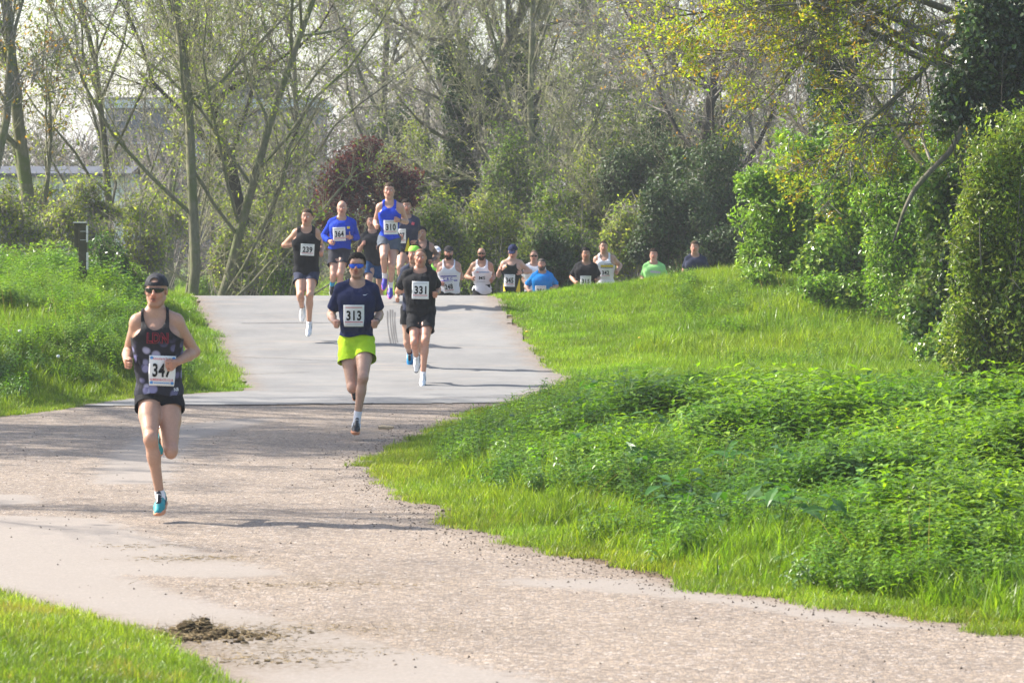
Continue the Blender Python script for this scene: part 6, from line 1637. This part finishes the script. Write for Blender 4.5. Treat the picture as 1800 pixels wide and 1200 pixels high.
    if d.get('watch'):
        wr, el = (wb, eb) if d['watch'] == 'b' else (wa, ea)
        df = unit(wr - el); F9 = Field(wr - .08, wr + .08, .006); F9.cone(wr - df * .022, wr - df * .004, .0315, .0305, .004)
        V, F = F9.mesh(); g = np.minimum(.012 - np.abs((V - (wr - df * .012)) @ df), 1); V, F = clip_mesh(V, F, g); shell('watch', V, F, M_FRAME, thick=0)
    return root
# ------------------------------------------------------------------ the runners (joints as seen, each at its own distance)
T = dict
RUN = [
T(D=25.0, H=1.77, vox=0.0080, build=1.06, label='runner 347 in black backwards cap and wraparound sunglasses, bubble print LDN vest', skin=(0.400, 0.228, 0.152),
  j=T(top=(275, 483), chin=(274, 540), neck=(272.5, 553), sa=(242, 566), sb=(309, 565), ea=(226, 618), wa=(223, 634), eb=(342, 618), wb=(310, 637), ha=(262, 697), hb=(298, 697), ka=(265, 772), aa=(281.5, 871), kb=(300, 789), ab=(285, 752)),
  ea_s=1, eb_s=1, twist=.01, ka_s=-1, aa_s=1, kb_s=-1, ab_s=1, fa=(-.06, -.95, -.30), fb=(0, -.25, -1), yaw=-.10, hands=('fist', 'fist'),
  top=('vest', 'camo', 693), strap=.095, scoop=(.075, .095), loose=.012, shorts=(.26, 'black', .035), sock=('white', .045), shoe=('teal', 'salmon'),
  cap=('back', None, None), glasses=(M_LENS, 1.02, -.012, .024), stubble=.35, mouth=.010, watch=None,
  bib=('347', 285, 651.5, 47, 53, .04), prints=[('chest_lettering', 'LDN', 277, 594, 38, 19, .02, 'red'), ('hem_logo', 'NB', 310, 684, 8, 6, -.15, M_WHITEP), ('logo', 'swoosh', 306, 713, 8, 3, .05, M_WHITEP)]),
T(D=33.5, H=1.80, vox=0.0090, build=.98, label='runner 313 in navy tee and lime green shorts with mirrored blue sunglasses', skin=(0.400, 0.240, 0.168),
  j=T(top=(627, 445), chin=(628, 489), neck=(628, 499), sa=(598, 510), sb=(656, 510), ea=(582, 553), wa=(588, 566), eb=(667, 552), wb=(662, 566), ha=(613, 603), hb=(641, 603), ka=(619, 679), aa=(624, 668), kb=(638, 664), ab=(627, 741)),
  ea_s=1, eb_s=1, kb_s=-1, ka_s=-1, fb=(.03, -.98, -.15), fa=(0, -.1, -1), yaw=-.05, hands=('fist', 'fist'),
  top=('tee', 'navy', 590), loose=.014, scoop=(.078, .045), sleeve=.72, shorts=(.44, 'lime', .06), sock=('white', .11), shoe=('black', 'salmon'),
  hair=('dark', .013, .066), beard=None, stubble=.55, glasses=(M_LENSB, 1.0, -.024, .021), watch='b', tattoo_a=True, mouth=.007,
  bib=('313', 622, 555, 36.5, 38, 0.0), prints=[('logo', 'swoosh', 642.5, 518, 10, 4.5, -.05, M_WHITEP)]),
T(D=43.2, H=1.78, vox=0.0105, build=1.14, label='runner 331 in black tee and black shorts with cropped receding hair', skin=(0.448, 0.232, 0.156),
  j=T(top=(739, 437), chin=(739, 469), neck=(738.5, 477), sa=(715, 485), sb=(759, 485), ea=(700, 512), wa=(724, 503), eb=(770, 508), wb=(767, 516), ha=(730, 552), hb=(751, 552), ka=(728.5, 601), aa=(732, 626), kb=(747.5, 599), ab=(743.5, 660)),
  ea_s=1, eb_s=1, ka_s=-1, kb_s=-1, fb=(0, -.9, -.42), fa=(0, -.25, -1), yaw=0, hands=('relax', 'fist'),
  top=('tee', 'black', 549), loose=.014, belly=.01, sleeve=.66, shorts=(.60, 'black', .035), sock=('white', .05), shoe=('white', 'dark'),
  hair=('stubble', .0012, .070), stubble=.55, watch='b', mouth=.008, bib=('331', 739, 510, 29.5, 31, .02)),
T(D=45.6, H=1.76, vox=0.0125, build=1.0, label='runner half hidden behind runner 331 with a neon green headband and bright blue shoes', skin=(0.416, 0.240, 0.164),
  j=T(top=(730, 431), chin=(727, 463), neck=(729, 469), sa=(712, 477), sb=(748, 478), ea=(702, 505), wa=(698, 522), eb=(757, 505), wb=(757, 515), ha=(718, 544), hb=(739, 544), ka=(716, 602), aa=(720, 619), kb=(735, 600), ab=(734, 640)),
  ka_s=-1, kb_s=-1, fa=(0, -.35, -.95), fb=(0, -.95, -.3), yaw=-.45, hands=('fist', 'fist'), top=('tee', 'dnavy', 545), shorts=(.45, 'black', .03), sock=('maroon', .09), shoe=('blue', 'blue'), cap=('band', 'neon', None), stubble=.3),
T(D=48.5, H=1.80, vox=0.0115, build=1.10, label='runner 239 in black sleeveless vest with his right fist raised to his chest', skin=(0.448, 0.248, 0.168),
  j=T(top=(539, 367), chin=(539.5, 396.5), neck=(538.5, 403), sa=(521, 410), sb=(556, 410), ea=(500, 431), wa=(524, 428), eb=(565, 431), wb=(566, 443), ha=(529.5, 480), hb=(547, 480), ka=(528, 519), aa=(531, 540), kb=(544.5, 519), ab=(543.5, 568)),
  ka_s=-1, kb_s=-1, fa=(0, -.25, -1), fb=(-.02, -.75, -.65), yaw=-.12, hands=('fist', 'fist'), top=('vest', 'black', 484), strap=.115, scoop=(.07, .05), shorts=(.44, 'dnavy', .035), sock=('white', .04), shoe=('white', 'white'),
  hair=('mouse', .006, .064), stubble=.25, bib=('239', 540.5, 439, 24, 20.5, .05, .5)),
T(D=55.0, H=1.80, vox=0.0125, build=1.05, label='bald runner 364 in royal blue long sleeved top giving a thumbs up', skin=(0.448, 0.256, 0.179),
  j=T(top=(601, 353), chin=(601, 379), neck=(600, 385), sa=(584, 392), sb=(618, 392), ea=(568, 416), wa=(579, 424), eb=(627, 417), wb=(617, 417), ha=(589, 442), hb=(605, 442), ka=(586, 484), aa=(584, 500), kb=(598, 482), ab=(598, 528)),
  ea_s=1, eb_s=1, ka_s=-1, kb_s=-1, fa=(0, -.3, -1), hands=('relax', 'thumb'), top=('long', 'blue', 437), loose=.016, shorts=(.58, 'charcoal', .035), sock=('sky', .20), shoe=('black', 'white'), stubble=.2,
  bib=('364', 596.5, 411.5, 22, 24, -.05), prints=[('crest', 'bar', 612.5, 400, 5, 4, 0, M_YELP)]),
T(D=56.3, H=1.76, vox=0.0145, build=1.0, label='dark haired runner in charcoal tee and petrol blue shorts behind runners 364 and 310', skin=(0.416, 0.240, 0.172),
  j=T(top=(652, 377), chin=(653, 402), neck=(655, 408), sa=(640, 416), sb=(670, 416), ea=(632, 441), wa=(637, 430), eb=(676, 440), wb=(668, 436), ha=(650, 460), hb=(667, 460)),
  yaw=.1, hands=('fist', 'fist'), top=('tee', 'black2', 466), shorts=(.62, 'teal', .035), hair=('brown', .010, .064), stubble=.2, sock=('white', .04)),
T(D=52.0, H=1.84, vox=0.0115, build=.95, label='tall runner 310 in bright blue vest and grey shorts springing over the crest', skin=(0.464, 0.268, 0.195),
  j=T(top=(684, 321), chin=(684, 350), neck=(684.5, 357), sa=(668, 364), sb=(703, 364), ea=(660, 390), wa=(661, 397), eb=(714, 390), wb=(701, 387), ha=(676, 421), hb=(693, 421), ka=(674.5, 452), aa=(676.5, 486), kb=(689, 466), ab=(686.5, 503)),
  ka_s=-1, kb_s=-1, fa=(-.1, -.45, -.9), fb=(0, -.72, -.7), hands=('fist', 'fist'), top=('vest', 'blue2', 422), strap=.105, scoop=(.07, .07), shorts=(.50, 'grey', .035), sock=('white', .12), shoe=('purple', 'pink'),
  hair=('mouse', .007, .062), stubble=.15, watch='b', bib=('310', 687, 399.5, 24.5, 25, -.02), prints=[('logo', 'bar', 697, 368, 3, 2, 0, M_WHITEP)]),
T(D=54.4, H=1.80, vox=0.0145, build=1.0, label='dark haired runner in navy top with red crest and yellow panel behind runner 310', skin=(0.416, 0.240, 0.172),
  j=T(top=(714, 350), chin=(715, 376), neck=(715, 382), sa=(700, 389), sb=(731, 389), ea=(694, 412), wa=(702, 416), eb=(737, 412), wb=(729, 424), ha=(708, 440), hb=(724, 440), ka=(703, 470), aa=(706, 500), kb=(722, 478), ab=(722, 505)),
  ka_s=-1, kb_s=-1, fb=(0, -.2, -1), yaw=.1, hands=('fist', 'fist'), top=('tee', 'dnavy', 446), sleeve=.55, shorts=(.35, 'black', .03), hair=('dark', .014, .06), stubble=.5, watch='a', bib=('327', 705, 415, 17, 25, 0),
  prints=[('crest', 'bar', 726, 393, 5, 5, .3, M_REDP), ('side_panel', 'panel_side', 717, 430, 9, 24, .1, M_YELP)]),
T(D=57.0, H=1.76, vox=0.0145, build=1.0, label='tattooed runner in dark vest partly hidden behind the pack, right of runner 331', skin=(0.352, 0.200, 0.140),
  j=T(top=(741, 398), chin=(742, 421), neck=(743, 427), sa=(729, 433), sb=(757, 433), ea=(722, 455), wa=(730, 450), eb=(769, 449), wb=(760, 458), ha=(736, 478), hb=(750, 478)),
  yaw=-.2, hands=('fist', 'fist'), tattoo=True, top=('vest', 'bottle', 485), shorts=(.4, 'black', .03), hair=('dark', .009, .064), stubble=.4),
T(D=60.5, H=1.70, vox=0.0145, build=.95, label='runner in white cap and neon green vest mostly hidden left of runner 248', skin=(0.416, 0.240, 0.164),
  j=T(top=(767, 434), chin=(767, 457), neck=(767, 461), sa=(754, 467), sb=(780, 467), ea=(748, 487), wa=(756, 486), eb=(785, 487), wb=(778, 485), ha=(759, 509), hb=(774, 509)),
  hands=('fist', 'fist'), top=('vest', 'neon', 512), shorts=(.4, 'black', .03), cap=('front', 'w', 'w'), stubble=0),
T(D=58.0, H=1.76, vox=0.0145, build=1.12, label='bearded runner 248 in dark cap and white club vest with violet band', skin=(0.448, 0.248, 0.179),
  j=T(top=(788.5, 433), chin=(789, 456.5), neck=(789, 461), sa=(774.5, 467), sb=(804, 467), ea=(768, 489), wa=(775, 497), eb=(811, 488), wb=(797, 483), ha=(781, 512), hb=(797, 512)),
  hands=('fist', 'thumb'), top=('vest', 'white', 515), strap=.095, scoop=(.075, .09), belly=.012, shorts=(.4, 'black', .03), cap=('front', 'd', 'd'), beard='beard', stubble=.5, watch='b',
  bib=('248', 789, 504, 19.5, 20.5, -.12), prints=[('chest_band', 'bar', 788.5, 485.5, 29, 1.8, -.02, 'violet'), ('chest_band', 'bar', 789, 493.5, 30, 1.8, -.05, 'violet'), ('club_letters', 'C & C', 787, 489.8, 17, 4.5, -.03, 'violet')]),
T(D=59.0, H=1.76, vox=0.0145, build=1.02, label='runner in white charity vest lettered MS with wraparound dark sunglasses and no hair', skin=(0.368, 0.208, 0.136),
  j=T(top=(846, 436), chin=(846.5, 457), neck=(847, 461.5), sa=(833, 467), sb=(861, 467), ea=(820, 486), wa=(829, 489), eb=(867, 486), wb=(865, 492), ha=(840, 512), hb=(855, 512)),
  hands=('fist', 'fist'), top=('vest', 'white', 516), strap=.10, scoop=(.07, .07), shorts=(.4, 'black', .03), beard='beard', stubble=.4, glasses=(M_LENS, 1.0, -.012, .022),
  prints=[('charity_letters', 'MS', 847.5, 488.5, 11, 5.5, 0, M_INK), ('print_line', 'bar', 851, 478.5, 18, 1.3, 0, M_BLUEP), ('print_line', 'bar', 842, 478.4, 10, 1.3, 0, M_REDP), ('print_line', 'bar', 846, 495, 14, 1, 0, M_GREYP)]),
T(D=58.6, H=1.78, vox=0.0145, build=1.0, label='runner 345 in navy cap looking down, black vest with yellow side panels', skin=(0.480, 0.296, 0.226),
  j=T(top=(903, 431), chin=(900, 455), neck=(899, 459), sa=(886, 464), sb=(913, 463), ea=(876.5, 484), wa=(878, 474), eb=(932, 477), wb=(916, 479), ha=(891, 510), hb=(906, 510)),
  yaw=-.15, nod=.35, hands=('fist', 'fist'), top=('vest', 'bottle', 519), strap=.085, scoop=(.085, .06), shorts=(.4, 'black', .03), cap=('front', 'n', 'n'), stubble=.1, watch='b',
  bib=('345', 895.7, 493, 19, 21.5, .03), prints=[('side_panel', 'panel_side', 912, 501, 8, 24, .12, M_YELP), ('side_panel', 'panel_side', 885.6, 505, 4, 14, -.12, M_YELP), ('logo', 'bar', 888, 469, 5, 1.3, .1, M_YELP)]),
T(D=62.3, H=1.78, vox=0.0145, build=1.05, label='shaven headed runner in dark sunglasses and white top behind the bright blue tee', skin=(0.432, 0.248, 0.179),
  j=T(top=(938.5, 440), chin=(938.5, 461), neck=(939, 465.5), sa=(926.5, 471), sb=(953, 471), ea=(920.5, 491), wa=(924, 499), eb=(958, 491), wb=(953, 497), ha=(932, 513), hb=(946, 513)),
  hands=('fist', 'fist'), top=('tee', 'white', 518), sleevemat='white', shorts=(.4, 'black', .03), glasses=(M_LENS, 1.0, -.012, .020), hair=('stubble', .0012, .070), stubble=.2),
T(D=60.5, H=1.72, vox=0.0145, build=1.0, label='bearded runner in bright blue tee whose bib is half hidden by the bank', skin=(0.400, 0.240, 0.172),
  j=T(top=(952, 455), chin=(952.5, 475), neck=(953, 479), sa=(939.5, 486), sb=(967, 486), ea=(925, 503), wa=(929, 511), eb=(978, 502), wb=(972, 507), ha=(945, 528), hb=(960, 528)),
  yaw=-.1, hands=('fist', 'fist'), top=('tee', 'cyan', 531), sleeve=.8, shorts=(.4, 'black', .03), hair=('grey', .006, .056), beard='grey', stubble=.4, bib=('356', 950.5, 512, 19, 20, 0)),
T(D=58.0, H=1.76, vox=0.0145, build=1.05, label='runner 315 in plain black tee with short black hair', skin=(0.368, 0.208, 0.140),
  j=T(top=(1030, 435), chin=(1030, 458), neck=(1030.5, 463), sa=(1016, 469.5), sb=(1044, 469.5), ea=(1005, 487), wa=(1011, 496), eb=(1052, 487), wb=(1050, 492), ha=(1023, 514), hb=(1038, 514)),
  hands=('fist', 'fist'), top=('tee', 'black', 520), sleeve=.7, shorts=(.4, 'black', .03), hair=('dark', .010, .062), stubble=.6, bib=('315', 1029.5, 494.5, 19, 19.5, .02, .42)),
T(D=58.8, H=1.84, vox=0.0145, build=1.0, label='runner 342 in white vest with a yellow and black band across the chest', skin=(0.432, 0.256, 0.179),
  j=T(top=(1061, 423), chin=(1061, 445), neck=(1062, 450), sa=(1049, 456), sb=(1077, 455), ea=(1046, 474), wa=(1057, 467), eb=(1090, 466), wb=(1086, 476), ha=(1056, 502), hb=(1071, 502)),
  hands=('fist', 'fist'), top=('vest', 'white', 509), strap=.10, scoop=(.07, .07), shorts=(.4, 'black', .03), hair=('brown', .004, .058), stubble=.25,
  bib=('342', 1064.5, 479.5, 17.5, 17, 0, .44), prints=[('chest_band', 'bar', 1067, 467.5, 22, 3.5, 0, M_YELP), ('chest_band', 'bar', 1067, 470.3, 22, 1.2, 0, M_INK), ('chest_band', 'bar', 1070, 464.4, 16, 1.2, 0, M_INK)]),
T(D=60.5, H=1.76, vox=0.0145, build=1.0, label='runner in light green tee almost hidden behind the grassy bank', skin=(0.448, 0.256, 0.187),
  j=T(top=(1149, 437), chin=(1148.5, 458), neck=(1149, 463), sa=(1136, 470), sb=(1163, 470), ea=(1129, 489), wa=(1134, 497), eb=(1171, 489), wb=(1166, 496), ha=(1142, 512), hb=(1157, 512)),
  yaw=-.1, hands=('fist', 'fist'), top=('tee', 'green', 518), shorts=(.4, 'black', .03), hair=('brown', .010, .06), stubble=.1, prints=[('chest_band', 'bar', 1152, 478, 18, 4, .1, M_GREYP)]),
T(D=59.5, H=1.78, vox=0.0145, build=1.0, label='rightmost runner in dark navy tee, only head and shoulders above the long grass', skin=(0.448, 0.256, 0.187),
  j=T(top=(1221.5, 423.5), chin=(1221, 446), neck=(1222, 450), sa=(1209, 457), sb=(1236, 457), ea=(1202, 476), wa=(1212, 466), eb=(1243, 476), wb=(1232, 468), ha=(1215, 501), hb=(1230, 501)),
  yaw=-.2, hands=('fist', 'fist'), top=('tee', 'dnavy', 507), shorts=(.4, 'black', .03), hair=('mouse', .010, .062), stubble=.1),
]
CAPM = dict(w=CL['white'], d=cloth('dark_grey_cap_cloth', (.035, .032, .035)), n=CL['navy'])
for d_ in RUN:
    if d_.get('cap'):
        c_ = d_['cap']
        d_['cap'] = ('back', cloth('striped_grey_cap_cloth', (.035, .035, .04), .7, .6), M_FRAME) if c_[0] == 'back' else (c_[0], CAPM.get(c_[1], CL.get(c_[1])), CAPM.get(c_[2]))
    d_['prints'] = [tuple((CL[x] if isinstance(x, str) and i == 7 else x) for i, x in enumerate(p_)) for p_ in d_.get('prints', [])]
    person(d_)
